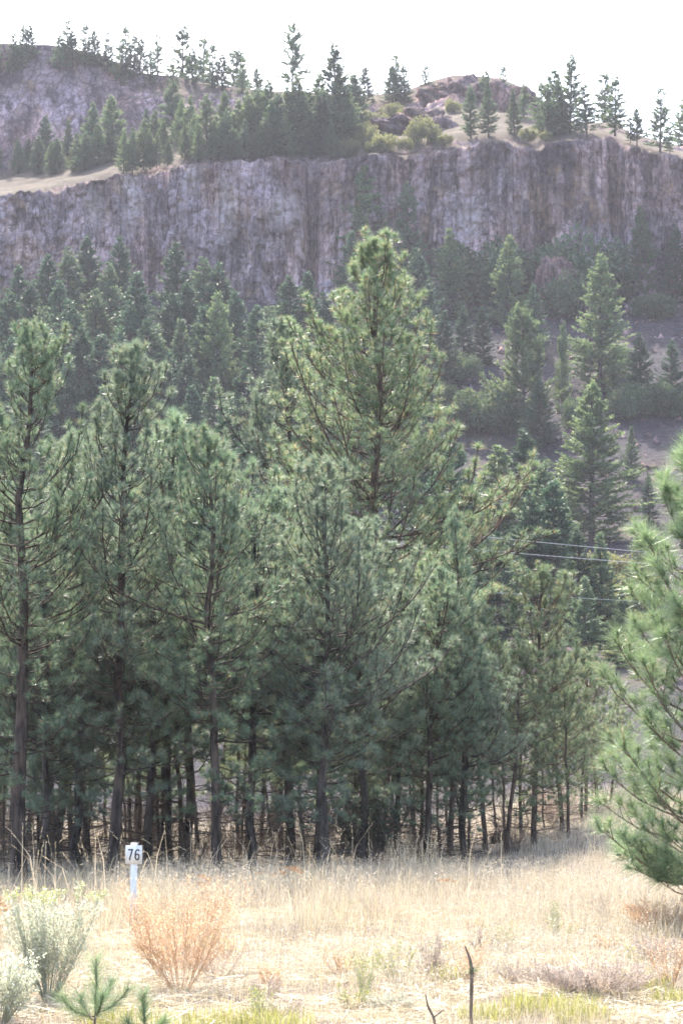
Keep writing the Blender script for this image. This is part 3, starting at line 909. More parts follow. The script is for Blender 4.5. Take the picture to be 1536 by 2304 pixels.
far_at('firlight0', 1330, 860, 1220, 'large full grey-green fir below the scree patch', wide=1.4)
far_at('fir2', 1180, 968, 1260, 'pointed dark green fir beside the large grey-green fir', wide=1.5)
far_at('firlight1', 1118, 1005, 1290, 'pointed bright green fir next to the dark pointed fir', wide=1.5)
far_at('fir0', 1250, 1085, 1420, 'broad rounded fir crossed by the power lines', wide=1.45)
far_at('fir2', 1185, 1110, 1420, 'narrow dark fir crossed by the power lines', wide=1.1)
far_at('firmid0', 1222, 1040, 1330, 'full fir wedged between the pointed fir and the large grey-green fir', wide=1.4)
far_at('fir2', 1050, 1060, 1330, 'dark fir peeking out beside the tallest pine', wide=1.0)
far_at('fir1', 1300, 1190, 1440, 'low dark fir under the power lines behind the young pines', wide=1.2)
far_at('fir2', 1460, 1065, 1180, 'small fir on the scree behind the lone bright pine')
far_at('fir0', 1560, 1000, 1240, 'fir hidden mostly behind the lone bright pine')
far_at('fir2', 1120, 1200, 1450, 'dark fir behind the long low limb of the tallest pine', wide=1.2)

S1 = 'rounded green shrub on the scree slope'
GS = 'green shrubs on the scree slope'
for px, pt, hb, wd in ((1480, 660, 720, 1.0), (1080, 868, 975, 0.95), (1022, 905, 970, 0.8), (1135, 905, 980, 0.8), (1070, 545, 630, 1.2), (1110, 570, 640, 0.9), (1295, 620, 715, 0.9), (1300, 535, 600, 0.9), (1415, 870, 945, 0.8), (1480, 855, 940, 0.8), (1530, 880, 945, 0.8), (1300, 900, 965, 0.7), (1000, 860, 930, 0.7), (620, 690, 740, 1.4), (1045, 800, 860, 0.8), (1380, 770, 840, 0.7)):
    far_at('shrub0', px, pt, hb, S1, GS, 'shrub', 'leafy_shrub', wide=wd)

for px, pt, hb, wd in ((1405, 1255, 1300, 1.6), (1370, 1290, 1340, 1.4), (1430, 1320, 1370, 1.4), (1390, 1380, 1430, 1.5), (1350, 1330, 1380, 1.2), (1420, 1440, 1490, 1.4), (1330, 1240, 1290, 1.3)):
    far_at('shrub1', px, pt, hb, 'tan and yellowish shrub on the open slope foot behind the lone pine', 'tan shrubs at the slope foot', 'shrub', 'leafy_shrub', wide=wd)
for px, pt, hb, wd in ((1000, 1000, 1300, 1.2), (1350, 1200, 1440, 1.2), (1395, 1330, 1500, 1.2), (1440, 1180, 1400, 1.1), (1310, 1300, 1500, 1.3), (1080, 1120, 1400, 1.2), (1420, 960, 1080, 1.0)):
    far_at('firmid1', px, pt, hb, 'small grey-green fir on the open slope behind the young pines', 'small firs on the open slope', wide=wd)

# wood on the bench above the cliff
G, L_ = 'firs on the bench above the cliff', 'sunlit fir in the wood on the ledge above the cliff'
bl = [(50, 300, 380), (90, 285, 378), (120, 310, 390), (160, 290, 385), (195, 245, 370), (245, 235, 350), (290, 270, 345), (30, 330, 390), (210, 300, 372), (320, 250, 330), (340, 240, 330), (380, 205, 320), (400, 235, 330),
      (315, 280, 375), (370, 300, 372), (345, 310, 380), (430, 240, 345), (460, 235, 345), (440, 290, 358), (490, 260, 352), (530, 210, 340), (510, 250, 350), (500, 225, 330), (560, 240, 345), (545, 270, 352), (600, 200, 335),
      (620, 195, 340), (640, 180, 335), (665, 195, 340), (610, 240, 345), (655, 220, 345), (690, 190, 335), (585, 260, 350), (270, 305, 385), (290, 320, 385), (640, 270, 348), (700, 270, 352),
      (715, 180, 330), (765, 180, 335), (730, 220, 345), (775, 215, 335), (800, 175, 300), (745, 250, 350), (-30, 320, 390), (-80, 300, 395), (410, 260, 355), (470, 280, 356), (360, 250, 345), (420, 225, 330), (480, 240, 340), (560, 200, 325), (580, 215, 335), (330, 290, 378), (235, 280, 365), (140, 265, 372), (105, 320, 392), (180, 310, 384), (550, 215, 330), (675, 215, 345), (720, 240, 348), (520, 290, 352), (75, 320, 392)]
for i, (px, pt, hb) in enumerate(bl):
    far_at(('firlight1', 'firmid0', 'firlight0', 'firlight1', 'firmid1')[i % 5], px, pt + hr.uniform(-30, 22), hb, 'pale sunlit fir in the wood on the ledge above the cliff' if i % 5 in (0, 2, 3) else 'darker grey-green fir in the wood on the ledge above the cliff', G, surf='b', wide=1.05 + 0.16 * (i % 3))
far_at('pine_sky', 655, 55, 10.5, 'tall skyline pine with thick tiered crown above the bench wood', name='skyline_pine', cat='pine tree', surf='b', wide=1.1)
far_at('firmid0', 755, 92, 340, 'tallest dark fir rising from the bench to the skyline', surf='b', wide=0.95)
far_at('firmid0', 1065, 190, 305, 'dark green fir at the shoulder of the rocky knoll', surf='b', wide=1.0)
far_at('firmid1', 1105, 180, 300, 'dense dark fir on the side of the rocky knoll', surf='b', wide=0.95)
far_at('firmid1', 1165, 200, 302, 'grey-green fir below the falling side of the knoll', surf='b', wide=0.95)
far_at('firlight0', 1292, 122, 300, 'largest full fir on the rim of the cliff', surf='b', wide=1.0)
far_at('firmid1', 1262, 180, 302, 'shorter dark fir beside the largest fir on the rim', surf='b', wide=1.1)
G, L_ = 'skyline firs on the ridge above the upper cliff', 'open ragged fir standing on the skyline ridge above the upper cliff'
for i, (px, pt) in enumerate(((12, 75), (33, 55), (47, 57), (137, 45), (178, 48), (202, 70), (232, 72), (272, 55), (305, 88), (345, 78), (402, 55), (425, 110), (452, 88), (472, 95), (492, 122), (520, 112), (537, 110), (575, 155), (380, 130), (262, 90), (120, 80), (-30, 60), (330, 110), (150, 70), (540, 130), (290, 75))):
    far_at('firopen%d' % (i % 3), px, pt, (6.2, 7.0, 5.6)[i % 3] if pt < 100 else 5.5, L_, G, surf='b', wide=1.1)
G, L_ = 'skyline firs near the knoll and cliff rim', 'small open fir on the skyline near the rocky knoll'
for i, (px, pt, hb) in enumerate(((798, 165, 5.5), (820, 152, 5.5), (893, 124, 7), (912, 145, 6), (885, 150, 5.5), (962, 137, 4), (1140, 145, 5), (1100, 160, 5), (1185, 188, 5), (1228, 185, 7), (1255, 160, 8), (1330, 190, 7), (1240, 190, 7))):
    far_at('firopen%d' % ((i + 1) % 3), px, pt, hb, L_, G, surf='b', wide=1.25)
G, L_ = 'thin firs behind the end of the cliff rim', 'thin open fir behind the falling end of the cliff rim'
for i, (px, pt, hb) in enumerate(((1370, 165, 7.5), (1395, 170, 8), (1445, 245, 5), (1498, 200, 8), (1430, 260, 4), (1560, 220, 7), (1520, 290, 3))):
    far_at('firopen%d' % (i % 3), px, pt, hb, L_, G, surf='b', wide=1.2)
G, L_ = 'yellow-green shrubs above the cliff', 'yellow-green autumn shrub on the ledge above the cliff'
for px, pt, hb, wd in ((880, 235, 268, 1.0), (845, 250, 285, 0.9), (915, 242, 270, 0.8), (958, 270, 322, 0.8), (810, 280, 330, 0.7), (870, 298, 334, 0.8), (1025, 225, 250, 0.8), (1195, 290, 315, 0.9), (1235, 296, 318, 0.8), (785, 310, 348, 0.7), (570, 225, 265, 1.0), (258, 145, 2.0, 0.8), (1005, 300, 328, 0.8), (915, 312, 338, 0.8), (835, 315, 342, 0.7)):
    far_at('shrub1', px, pt, hb, L_, G, 'shrub', 'leafy_shrub', surf='b', wide=wd)

# ------------------------------------------------------------------ boulders
def boulder(name, x, y, z, rx, ry, rz, seed, mat, label):
    rng = np.random.default_rng(seed)
    nu, nv = 72, 40
    u, v = np.meshgrid(np.linspace(0, 2 * math.pi, nu, endpoint=False), np.linspace(-math.pi / 2, math.pi / 2, nv))
    d = np.stack([np.cos(v) * np.cos(u), np.cos(v) * np.sin(u), np.sin(v)], -1)
    r = 0.55 + 0.85 * fbm(d[..., 0] * 2 + 9 + d[..., 2] * 1.3, d[..., 1] * 2 + 9 - d[..., 2], seed, 4)
    r = r + 0.30 * (fbm(d[..., 0] * 7 + 40 + d[..., 2] * 5, d[..., 1] * 7 + 40 - d[..., 2] * 6, seed + 3, 3) - 0.5)
    r = r - 0.12 * (vnoise(d[..., 0] * 4 + 20, d[..., 1] * 4 + d[..., 2] * 4 + 20, seed) > 0.6)
    V = (d * r[..., None] * np.array([rx, ry, rz])).reshape(-1, 3)
    i = np.arange(nv - 1)[:, None] * nu + np.arange(nu)[None]
    i2 = np.arange(nv - 1)[:, None] * nu + (np.arange(nu)[None] + 1) % nu
    o = link(name, make_mesh(name, V, np.stack([i, i2, i2 + nu, i + nu], -1).reshape(-1, 4), mat), None, (x, y, z))
    tag(o, label, 'rock')
    return o


x, y = xat(1262, 281), 281.0
boulder('rock_pinnacle', x, y, at(1262, 655, 281)[2], 3.3, 3.0, 4.6, 5, M['rock_brown'], 'rounded grey rock pinnacle standing clear of the cliff foot')
x = xat(1120, 55); boulder('rock', x, 55.0, float(ground(x, 55)) + 0.05, 0.24, 0.2, 0.2, 8, M['rock'], 'small brown rock lying under the pines at the copse end')

for px, pt, Yb, rx_, ry_, rz_, sd, lab in ((1040, 181, 331, 7.0, 6.0, 4.5, 21, 'broad domed rock outcrop crowning the knoll on the skyline'), (1150, 193, 329, 5.5, 5.0, 4.5, 22, 'dark sloping rock outcrop on the falling side of the knoll'),
                                          (955, 245, 312, 4.2, 3.0, 2.0, 23, 'low grey rock ledge on the knoll above the yellow shrubs'), (890, 262, 308, 3.4, 3.0, 1.6, 24, 'flat grey rock slab among the yellow-green shrubs'),
                                          (990, 262, 306, 3.0, 2.5, 2.0, 25, 'small grey outcrop below the domed knoll rock')):
    boulder('rock_outcrop', xat(px, Yb), float(Yb), at(px, pt, Yb)[2] - rz_ * 0.98, rx_, ry_, rz_, sd, M['rock_brown'], lab)

rng = np.random.default_rng(55)
n = 5200
y = rng.uniform(110, 286, n); x = rng.uniform(-0.16, 0.16, n) * y
z = ground(x, y)
sz = 0.12 + 0.5 * rng.random(n) ** 4
base = unit(np.array([(1, 0, 0), (-1, 0, 0), (0, 1, 0), (0, -1, 0), (0, 0, 1), (0, 0, -1)], float))
V = base[None] * sz[:, None, None] * rng.uniform(0.5, 1.2, (n, 6, 1)) + rng.normal(0, 0.15, (n, 6, 3)) * sz[:, None, None] + np.stack([x, y, z], 1)[:, None]
oct_ = np.array([(0, 2, 4), (2, 1, 4), (1, 3, 4), (3, 0, 4), (2, 0, 5), (1, 2, 5), (3, 1, 5), (0, 3, 5)])
o = link('scree_stones', make_mesh('scree_stones', V, (oct_[None] + np.arange(n)[:, None, None] * 6).reshape(-1, 3), M['rock_brown'])); o['kind'] = 'stuff'
o['label'] = 'loose angular stones scattered over the scree slope'; o['category'] = 'stones'

# ------------------------------------------------------------------ power lines
def pole_thing(x, y, z, label):
    a = Acc(); a.tube([(0, 0, -0.5), (0, 0, 9.6)], [0.16, 0.12], 10)
    e = empty('utility_pole', (x, y, z)); link('post', a.mesh('pole_post', M['wood'], True), e)
    a = Acc(); a.box(-0.06, 0.06, -1.1, 1.1, 8.9, 9.05); link('crossarm', a.mesh('pole_arm', M['wood']), e)
    tag(e, label, 'utility pole')


PL, PR = (-26.0, 74.0), (26.0, 72.0)
pole_thing(PL[0], PL[1], float(ground(*PL)), 'wooden utility pole carrying the power lines on the copse side')
pole_thing(PR[0], PR[1], float(ground(*PR)), 'wooden utility pole carrying the power lines beyond the lone pine')
for (pa, pb), dy, lab in ((((950, 1195), (1400, 1241)), -0.9, 'upper pale power line strung behind the copse'), (((1100, 1241), (1390, 1266)), 0.9, 'middle pale power line strung behind the copse'), (((1060, 1331), (1280, 1346)), 0.0, 'lowest thin power line strung behind the copse')):
    s = np.linspace(0, 1, 40)
    xs = PL[0] + (PR[0] - PL[0]) * s
    ys = PL[1] + (PR[1] - PL[1]) * s + dy
    xa, _, za = at(*pa, 73 + dy); xb, _, zb = at(*pb, 73 + dy)
    xm = (xa + xb) / 2; slope = (zb - za) / (xb - xa)
    zs = (za + zb) / 2 + slope * (xs - xm) + 0.0011 * ((xs - xm) ** 2)
    a = Acc(); a.tube(np.stack([xs, ys, zs], 1), 0.007 if dy else 0.004, 5)
    tag(link('power_line', a.mesh('power_line', M['wire'])), lab, 'power line', 'power lines behind the copse')

# ------------------------------------------------------------------ number sign
sx_, sy_ = xat(309, 26.0), 26.0
sz_ = float(ground(sx_, sy_))
sg = empty('mile_marker', (sx_, sy_, sz_), math.radians(3))
tag(sg, 'white wooden post with square plate numbered 76 in the dry grass', 'sign')
top = at(309, 1897, 26)[2] - sz_
a = Acc(); a.box(-0.036, 0.036, 0.0, 0.05, -0.25, top); link('post', a.mesh('post', M['white_paint']), sg)
pw, ph = 0.185, 0.205
pz1 = top - 0.028
a = Acc(); a.box(-pw / 2, pw / 2, -0.012, -0.002, pz1 - ph, pz1); plate = link('plate', a.mesh('plate', M['white_paint']), sg)


def strokes(lines, w, ox, oz, y):
    a = Acc()
    for pts in lines:
        pts = np.array(pts, float)
        T = unit(np.gradient(pts, axis=0)); Nn = np.stack([-T[:, 1], T[:, 0]], 1) * w / 2
        A, B = pts + Nn, pts - Nn
        n = len(pts)
        V = np.array([(ox + p[0], y, oz + p[1]) for p in np.concatenate([A, B])])
        a.add(V, [(i, i + 1, n + i + 1, n + i) for i in range(n - 1)])
    return a


hh, ww = 0.125, 0.058
seven = [[(0, hh - 0.008), (ww, hh - 0.008)], [(ww - 0.008, hh - 0.002), (ww * 0.62, hh * 0.55), (ww * 0.40, hh * 0.25), (ww * 0.33, 0)]]
ang = np.linspace(0, 2 * math.pi, 25)
six = [[(ww / 2 + (ww / 2 - 0.008) * math.cos(t), 0.038 + 0.031 * math.sin(t)) for t in ang],
       [(0.008, 0.04), (0.0085, 0.07), (0.013, 0.098), (0.022, 0.112), (0.034, 0.117), (0.045, 0.112), (0.050, 0.100)]]
oz = pz1 - ph / 2 - hh / 2
link('digit', strokes(seven, 0.0165, -0.066, oz, -0.0145).mesh('digit_seven', M['black_paint']), plate)
link('digit', strokes(six, 0.0165, 0.008, oz, -0.0145).mesh('digit_six', M['black_paint']), plate)

# ------------------------------------------------------------------ grass
def blades(x, y, h, w, rng, lean=0.35, acc=None, droop=0.25):
    n = len(x)
    z = ground(x, y)
    B = np.stack([x, y, z - 0.01], 1)
    az = rng.uniform(0, 2 * math.pi, n)
    ld = np.stack([np.cos(az), np.sin(az), 0 * az], 1)
    l = np.abs(rng.normal(0, lean, n))
    mid = B + (ld * (l * 0.4)[:, None] + np.array([0, 0, 0.6])) * h[:, None]
    dz = 1.0 - droop * l
    tip = B + (ld * (l * 1.1)[:, None] + np.array([0, 0, 1.0]) * dz[:, None]) * h[:, None]
    a2 = rng.uniform(0, math.pi, n)
    wv = np.stack([np.cos(a2), np.sin(a2), 0 * a2], 1) * (w / 2)[:, None]
    V = np.stack([B - wv, B + wv, mid + wv * 0.7, mid - wv * 0.7, tip], 1).reshape(-1, 3)
    i = np.arange(n)[:, None] * 5
    Fc = np.concatenate([i + np.array([[0, 1, 2]]), i + np.array([[0, 2, 3]]), i + np.array([[3, 2, 4]])])
    acc.add(V, Fc)


rng = np.random.default_rng(21)


def field(n, y0, y1, margin=1.5, power=1.0):
    """points spread over the visible meadow, denser towards the viewer"""
    u = rng.random(n)
    y = y0 * (y1 / y0) ** (u ** power)
    half = W / 2 / F * y + margin
    return rng.uniform(-1, 1, n) * half, y


# straw: the bulk of the meadow
acc = Acc()
nc = 5200
cx_, cy_ = field(nc, 15.0, 44.0)
ch = np.clip((cy_ - 17.5) / 7, 0.22, 1) * np.clip((42 - cy_) / 5, 0.4, 1) * rng.uniform(0.45, 1.25, nc) * np.clip(0.2 + 1.6 * (fbm(cx_ / 1.8, cy_ / 1.8, 81) - 0.22), 0.25, 1.2)
bare = fbm(cx_ / 1.1 + 7, cy_ / 1.6, 85) < 0.43 - 0.05 * (cy_ > 24)
ch = np.where(bare, ch * 0.22, ch)
idx = rng.integers(0, nc, 78000)
sp = rng.normal(0, 0.10, (78000, 2)) * (0.5 + ch[idx])[:, None]
x, y = cx_[idx] + sp[:, 0], cy_[idx] + sp[:, 1]
h = (0.07 + 0.58 * ch[idx]) * rng.uniform(0.4, 1.1, len(x))
blades(x, y, h, rng.uniform(0.003, 0.0065, len(x)), rng, 0.45, acc)
x, y = field(22000, 15.0, 44.0)
blades(x, y, rng.uniform(0.05, 0.22, len(x)), rng.uniform(0.003, 0.006, len(x)), rng, 0.7, acc)
o = link('straw_grass', acc.mesh('straw_grass', M['straw'])); o['kind'] = 'stuff'
o['label'] = 'dry golden straw grass covering the meadow'; o['category'] = 'grass'
# bleached seed heads and pale weeds
acc = Acc()
x, y = field(52000, 18.0, 46.0)
patch = fbm(x / 2.1 + 30, y / 2.1, 83)
ok = patch > 0.50
x, y = x[ok], y[ok]
h = (0.18 + 0.36 * np.clip((y - 20) / 8, 0, 1) * np.clip((42 - y) / 7, 0.2, 1)) * rng.uniform(0.55, 1.1, len(x))
blades(x, y, h, rng.uniform(0.003, 0.006, len(x)), rng, 0.5, acc)
k = len(x)
zt = ground(x, y) + h * 0.92
P = np.stack([x + rng.normal(0, 0.05, k), y, zt], 1)
P = np.repeat(P, 2, 0) + rng.normal(0, 0.03, (2 * k, 3))
q = unit(rng.normal(size=P.shape)) * 0.024; q2 = unit(rng.normal(size=P.shape)) * 0.006
acc.add(np.stack([P - q2, P + q2, P + q], 1).reshape(-1, 3), np.arange(len(P) * 3).reshape(-1, 3))
o = link('bleached_grass', acc.mesh('bleached_grass', M['straw_pale'])); o['kind'] = 'stuff'
o['label'] = 'bleached pale seeding grass and weeds across the meadow'; o['category'] = 'grass'
# lying straw litter
acc = Acc()
x, y = field(55000, 14.8, 30.0)
keep_ = fbm(x / 0.7, y / 0.7, 91) > 0.44
x, y = x[keep_], y[keep_]
z = ground(x, y) + rng.uniform(0.005, 0.06, len(x))
az = rng.uniform(0, 2 * math.pi, len(x)); L = rng.uniform(0.05, 0.24, len(x))
d = np.stack([np.cos(az), np.sin(az), rng.normal(0.05, 0.15, len(x))], 1)
B = np.stack([x, y, z], 1); E = B + d * L[:, None]
wv = np.stack([-np.sin(az), np.cos(az), rng.uniform(-1, 1, len(x))], 1) * rng.uniform(0.0015, 0.0035, len(x))[:, None]
V = np.stack([B - wv, B + wv, E + wv, E - wv], 1).reshape(-1, 3)
acc.add(V, np.arange(len(V)).reshape(-1, 4))
o = link('straw_litter', acc.mesh('straw_litter', M['straw'])); o['kind'] = 'stuff'
o['label'] = 'flattened straw litter on the ground'; o['category'] = 'straw'
# grass of the open ground past the copse and under it
acc = Acc()
n = 55000
y = rng.uniform(40, 80, n); x = rng.uniform(-1, 1, n) * (W / 2 / F * y + 2)
h = rng.uniform(0.12, 0.40, n) * (0.5 + fbm(x / 2, y / 2, 87))
shade = (x < xat(1180, 50)) & (y < 60) & (rng.random(n) < 0.6)
x, y, h = x[~shade], y[~shade], h[~shade]
blades(x, y, h, rng.uniform(0.008, 0.014, len(x)), rng, 0.4, acc)
o = link('dry_undergrowth', acc.mesh('dry_undergrowth', M['straw_pale'])); o['kind'] = 'stuff'
o['label'] = 'thin dry grass beneath and beyond the copse'; o['category'] = 'grass'

# ------------------------------------------------------------------ clumps and single plants of the meadow
def clump(name, px, py_base, n, rad, h, w, mat, label, cat='grass', group=None, lean=0.35, seed=0, head=0.0):
    Yd = CAM_Z * F * 1.0 / max(py_base - 1750, 1)
    x0 = xat(px, Yd)
    r = np.random.default_rng(seed)
    a = Acc()
    ang = r.uniform(0, 2 * math.pi, n); rr_ = rad * np.sqrt(r.random(n))
    X_, Y_ = x0 + rr_ * np.cos(ang), Yd + rr_ * np.sin(ang)
    hh_ = h * r.uniform(0.5, 1.1, n)
    blades(X_, Y_, hh_, r.uniform(0.6, 1.2, n) * w, r, lean, a, 0.35)
    if head:
        V = a.V[0].reshape(-1, 5, 3)
        tips, mids = V[:, 4], V[:, 2:4].mean(1)
        dd = unit(tips - mids)
        for k in range(7):
            P = tips - dd * (head * k / 7)
            q = unit(dd + r.normal(0, 0.5, P.shape)) * 0.03; q2 = unit(np.cross(dd, r.normal(size=P.shape))) * 0.006
            a.add(np.stack([P - q2, P + q2, P + q], 1).reshape(-1, 3), np.arange(len(P) * 3).reshape(-1, 3))
    V = np.concatenate(a.V) - np.array([x0, Yd, float(ground(x0, Yd))])
    me = make_mesh(name, V, np.concatenate(a.F), mat)
    o = link(name, me, None, (x0, Yd, float(ground(x0, Yd))))
    tag(o, label, cat, group)
    return o


GG = 'green grass tufts'
for i, (px, py, rad, n) in enumerate(((530, 2290, 0.35, 500), (640, 2300, 0.22, 260), (1090, 2285, 0.22, 320), (1225, 2262, 0.36, 600), (1290, 2285, 0.22, 300), (1420, 2225, 0.26, 300), (1510, 2250, 0.25, 260), (800, 2195, 0.14, 120), (1000, 2215, 0.14, 120),
                                     (280, 2290, 0.3, 350), (420, 2300, 0.2, 200))):
    clump('grass_tuft', px, py, n, rad, 0.20, 0.006, M['green_grass'], 'short yellow-green grass tuft in the straw foreground', 'grass', GG, 0.5, 300 + i)
clump('tall_grass_clump', 925, 1985, 150, 0.45, 0.85, 0.010, M['straw'], 'tall feathery golden grass clump against the dark copse', 'grass', None, 0.22, 340, 0.22)
GG = 'long dry stalks before the copse'
for i, (px, py, n) in enumerate(((60, 2030, 9), (130, 2040, 8), (205, 2025, 9), (262, 2030, 9), (340, 2020, 8), (430, 2010, 10), (520, 2005, 8), (600, 2000, 6), (700, 1995, 8), (760, 2000, 8), (840, 1990, 8), (1080, 2010, 5), (1330, 1990, 5))):
    clump('dry_stalk_clump', px, py, n + 3, 0.3, 1.1, 0.010, M['straw'], 'loose clump of long leaning dry stalks before the dark copse', 'grass stalks', GG, 0.55, 360 + i, 0.16)


def twiggy(name, px, py_base, H, R, nst, nside, rt, wood_m, tip_m, tips, tipsize, label, cat, seed, group=None, up=0.6, start=0.35, curl=0.3, wood_name='stem', tip_name='foliage', tiprange=(0.35, 1.0)):
    """bushy weed: stems fanning from one root, each with side twigs; small leaves or seed heads along the twigs"""
    Yd = CAM_Z * F / max(py_base - 1750, 1)
    x0 = xat(px, Yd)
    r = np.random.default_rng(seed)
    w_, t_ = Acc(), Acc()
    P = []
    for i in range(nst):
        az = r.uniform(0, 2 * math.pi); f = math.sqrt(r.random())
        tilt = math.atan2(R * f, H * up)
        L = H * r.uniform(0.75, 1.05) / max(0.5, math.cos(tilt * 0.7))
        pts = curve_branch((0.05 * R * math.cos(az), 0.05 * R * math.sin(az), -0.02), az, L, math.pi / 2 - tilt, curl * tilt, r, 6)
        w_.tube(pts, np.linspace(rt, rt * 0.4, 6), 3)
        for k in range(nside):
            s = r.uniform(start, 1.0)
            p, d = lerp_pts(pts, s)
            q = unit(d + r.normal(0, 0.55, 3)); l = L * 0.34 * (1.15 - s) * r.uniform(0.5, 1.2) + 0.03
            e = p + q * l
            w_.tube([p, e], [rt * 0.5, rt * 0.3], 3)
            m_ = max(1, tips)
            P.append(p + (e - p) * r.uniform(0.2, 1.0, (m_, 1)))
        p = np.array([lerp_pts(pts, s)[0] for s in r.uniform(tiprange[0], tiprange[1], max(1, tips))]); P.append(p)
    P = np.concatenate(P)
    if tips:
        q = unit(r.normal(size=P.shape) + np.array([0, 0, 0.7])) * (tipsize * r.uniform(0.6, 1.3, len(P)))[:, None]
        q2 = unit(np.cross(q, r.normal(size=P.shape))) * tipsize * 0.22
        V = np.stack([P, P + q * 0.5 - q2, P + q, P + q * 0.5 + q2], 1).reshape(-1, 3)
        t_.add(V, np.arange(len(V)).reshape(-1, 4))
    e = empty(name, (x0, Yd, float(ground(x0, Yd))))
    link(wood_name, w_.mesh(name + '_stems', wood_m), e)
    if tips:
        link(tip_name, t_.mesh(name + '_tips', tip_m), e)
    tag(e, label, cat, group)
    return e, P


twiggy('dry_weed_bush', 415, 2228, 0.88, 0.68, 50, 24, 0.0024, M['tan_weed'], M['tan_weed'], 7, 0.017, 'rusty tan dried weed bush in front of the numbered post', 'dry weed', 401, up=0.8, start=0.25, curl=0.6)
b, P = twiggy('rabbitbrush', 125, 2240, 0.84, 0.46, 95, 12, 0.003, M['sage'], M['sage'], 7, 0.022, 'silvery green bush with yellowish tips beside the tan dried weed', 'shrub', 402, up=0.85, start=0.25)
hi = P[P[:, 2] > np.quantile(P[:, 2], 0.95)]
a = Acc(); r = np.random.default_rng(9)
Q = np.repeat(hi, 3, 0) + r.normal(0, 0.012, (len(hi) * 3, 3))
q = unit(r.normal(size=Q.shape)) * 0.014; q2 = unit(r.normal(size=Q.shape)) * 0.006
a.add(np.stack([Q - q2, Q + q2, Q + q], 1).reshape(-1, 3), np.arange(len(Q) * 3).reshape(-1, 3))
link('flower_tips', a.mesh('rabbitbrush_flowers', M['sage_yellow']), b)
twiggy('rabbitbrush', 20, 2285, 0.50, 0.40, 80, 9, 0.0035, M['sage'], M['sage'], 6, 0.024, 'low pale silvery bush beside the taller silvery green bush', 'shrub', 403, up=0.85, start=0.25)
twiggy('dead_brush', 1330, 2235, 0.30, 0.85, 110, 18, 0.0032, M['dead_grey'], M['dead_grey'], 4, 0.016, 'large grey tangle of dead brush in the foreground straw', 'dead brush', 404, up=0.6, start=0.2)
twiggy('dead_brush', 1180, 2215, 0.22, 0.36, 40, 12, 0.004, M['dead_grey'], M['dead_grey'], 3, 0.014, 'low flat grey dead brush beside the large grey tangle', 'dead brush', 405, up=0.5, start=0.2)
twiggy('dead_brush', 1490, 2185, 0.30, 0.40, 40, 12, 0.004, M['dead_grey'], M['dead_grey'], 3, 0.014, 'grey dead brush in front of the lone bright pine', 'dead brush', 406, up=0.6, start=0.2)
twiggy('dead_brush', 880, 2270, 0.16, 0.25, 36, 10, 0.003, M['dead_grey'], M['sage'], 4, 0.016, 'small pale green-grey weed near the dead broken stem', 'weed', 407, up=0.6)
twiggy('sagebrush', 1240, 1905, 1.0, 0.9, 60, 12, 0.008, M['dead_grey'], M['dead_grey'], 4, 0.04, 'lilac grey sagebrush at the copse end beyond the meadow', 'shrub', 408, up=0.8)
twiggy('sagebrush', 640, 2010, 0.36, 0.5, 40, 10, 0.005, M['dead_grey'], M['sage'], 4, 0.03, 'low greyish weed patch before the full blue-green pine', 'weed', 409, up=0.7)
twiggy('dark_bush', 830, 1952, 1.5, 1.0, 60, 14, 0.010, M['bark'], M['fir'], 3, 0.05, 'dark twiggy bush in the shade under the copse', 'shrub', 410, up=0.9)
GG = 'bare twiggy brush under the copse'
for i, (px, py) in enumerate(((30, 1955), (90, 1930), (160, 1950), (215, 1925), (300, 1945), (370, 1935), (440, 1950), (545, 1940), (610, 1930), (680, 1950), (770, 1935), (890, 1945), (960, 1935), (1150, 1930), (40, 1915), (330, 1915), (520, 1915), (720, 1915))):
    twiggy('bare_brush', px, py, 1.3, 0.9, 26, 10, 0.007, M['twig'], M['twig'], 0, 0.05, 'bare brown twiggy brush in the shade under the copse', 'brush', 700 + i, GG, up=0.9, start=0.15)
twiggy('rusty_weed', 1470, 2110, 0.42, 0.6, 60, 12, 0.004, M['tan_weed'], M['tan_weed'], 3, 0.02, 'brownish dry weeds in the shade of the lone pine', 'dry weed', 411, up=0.8)
GG = 'small weeds scattered over the meadow'
rw = random.Random(8)
for i in range(34):
    px, py = rw.uniform(380, 1530), rw.uniform(2020, 2290)
    k = i % 3
    twiggy('meadow_weed', px, py, rw.uniform(0.14, 0.42), rw.uniform(0.12, 0.32), 16, 8, 0.003, (M['dead_grey'], M['tan_weed'], M['sage'])[k], (M['dead_grey'], M['tan_weed'], M['green_grass'])[k], 4, 0.016,
           ('small grey dead weed in the meadow straw', 'small tan dry weed in the meadow straw', 'small pale green weed in the meadow straw')[k], 'weed', 800 + i, GG, up=0.8, start=0.2)
GG = 'dried flat-topped yarrow weeds'
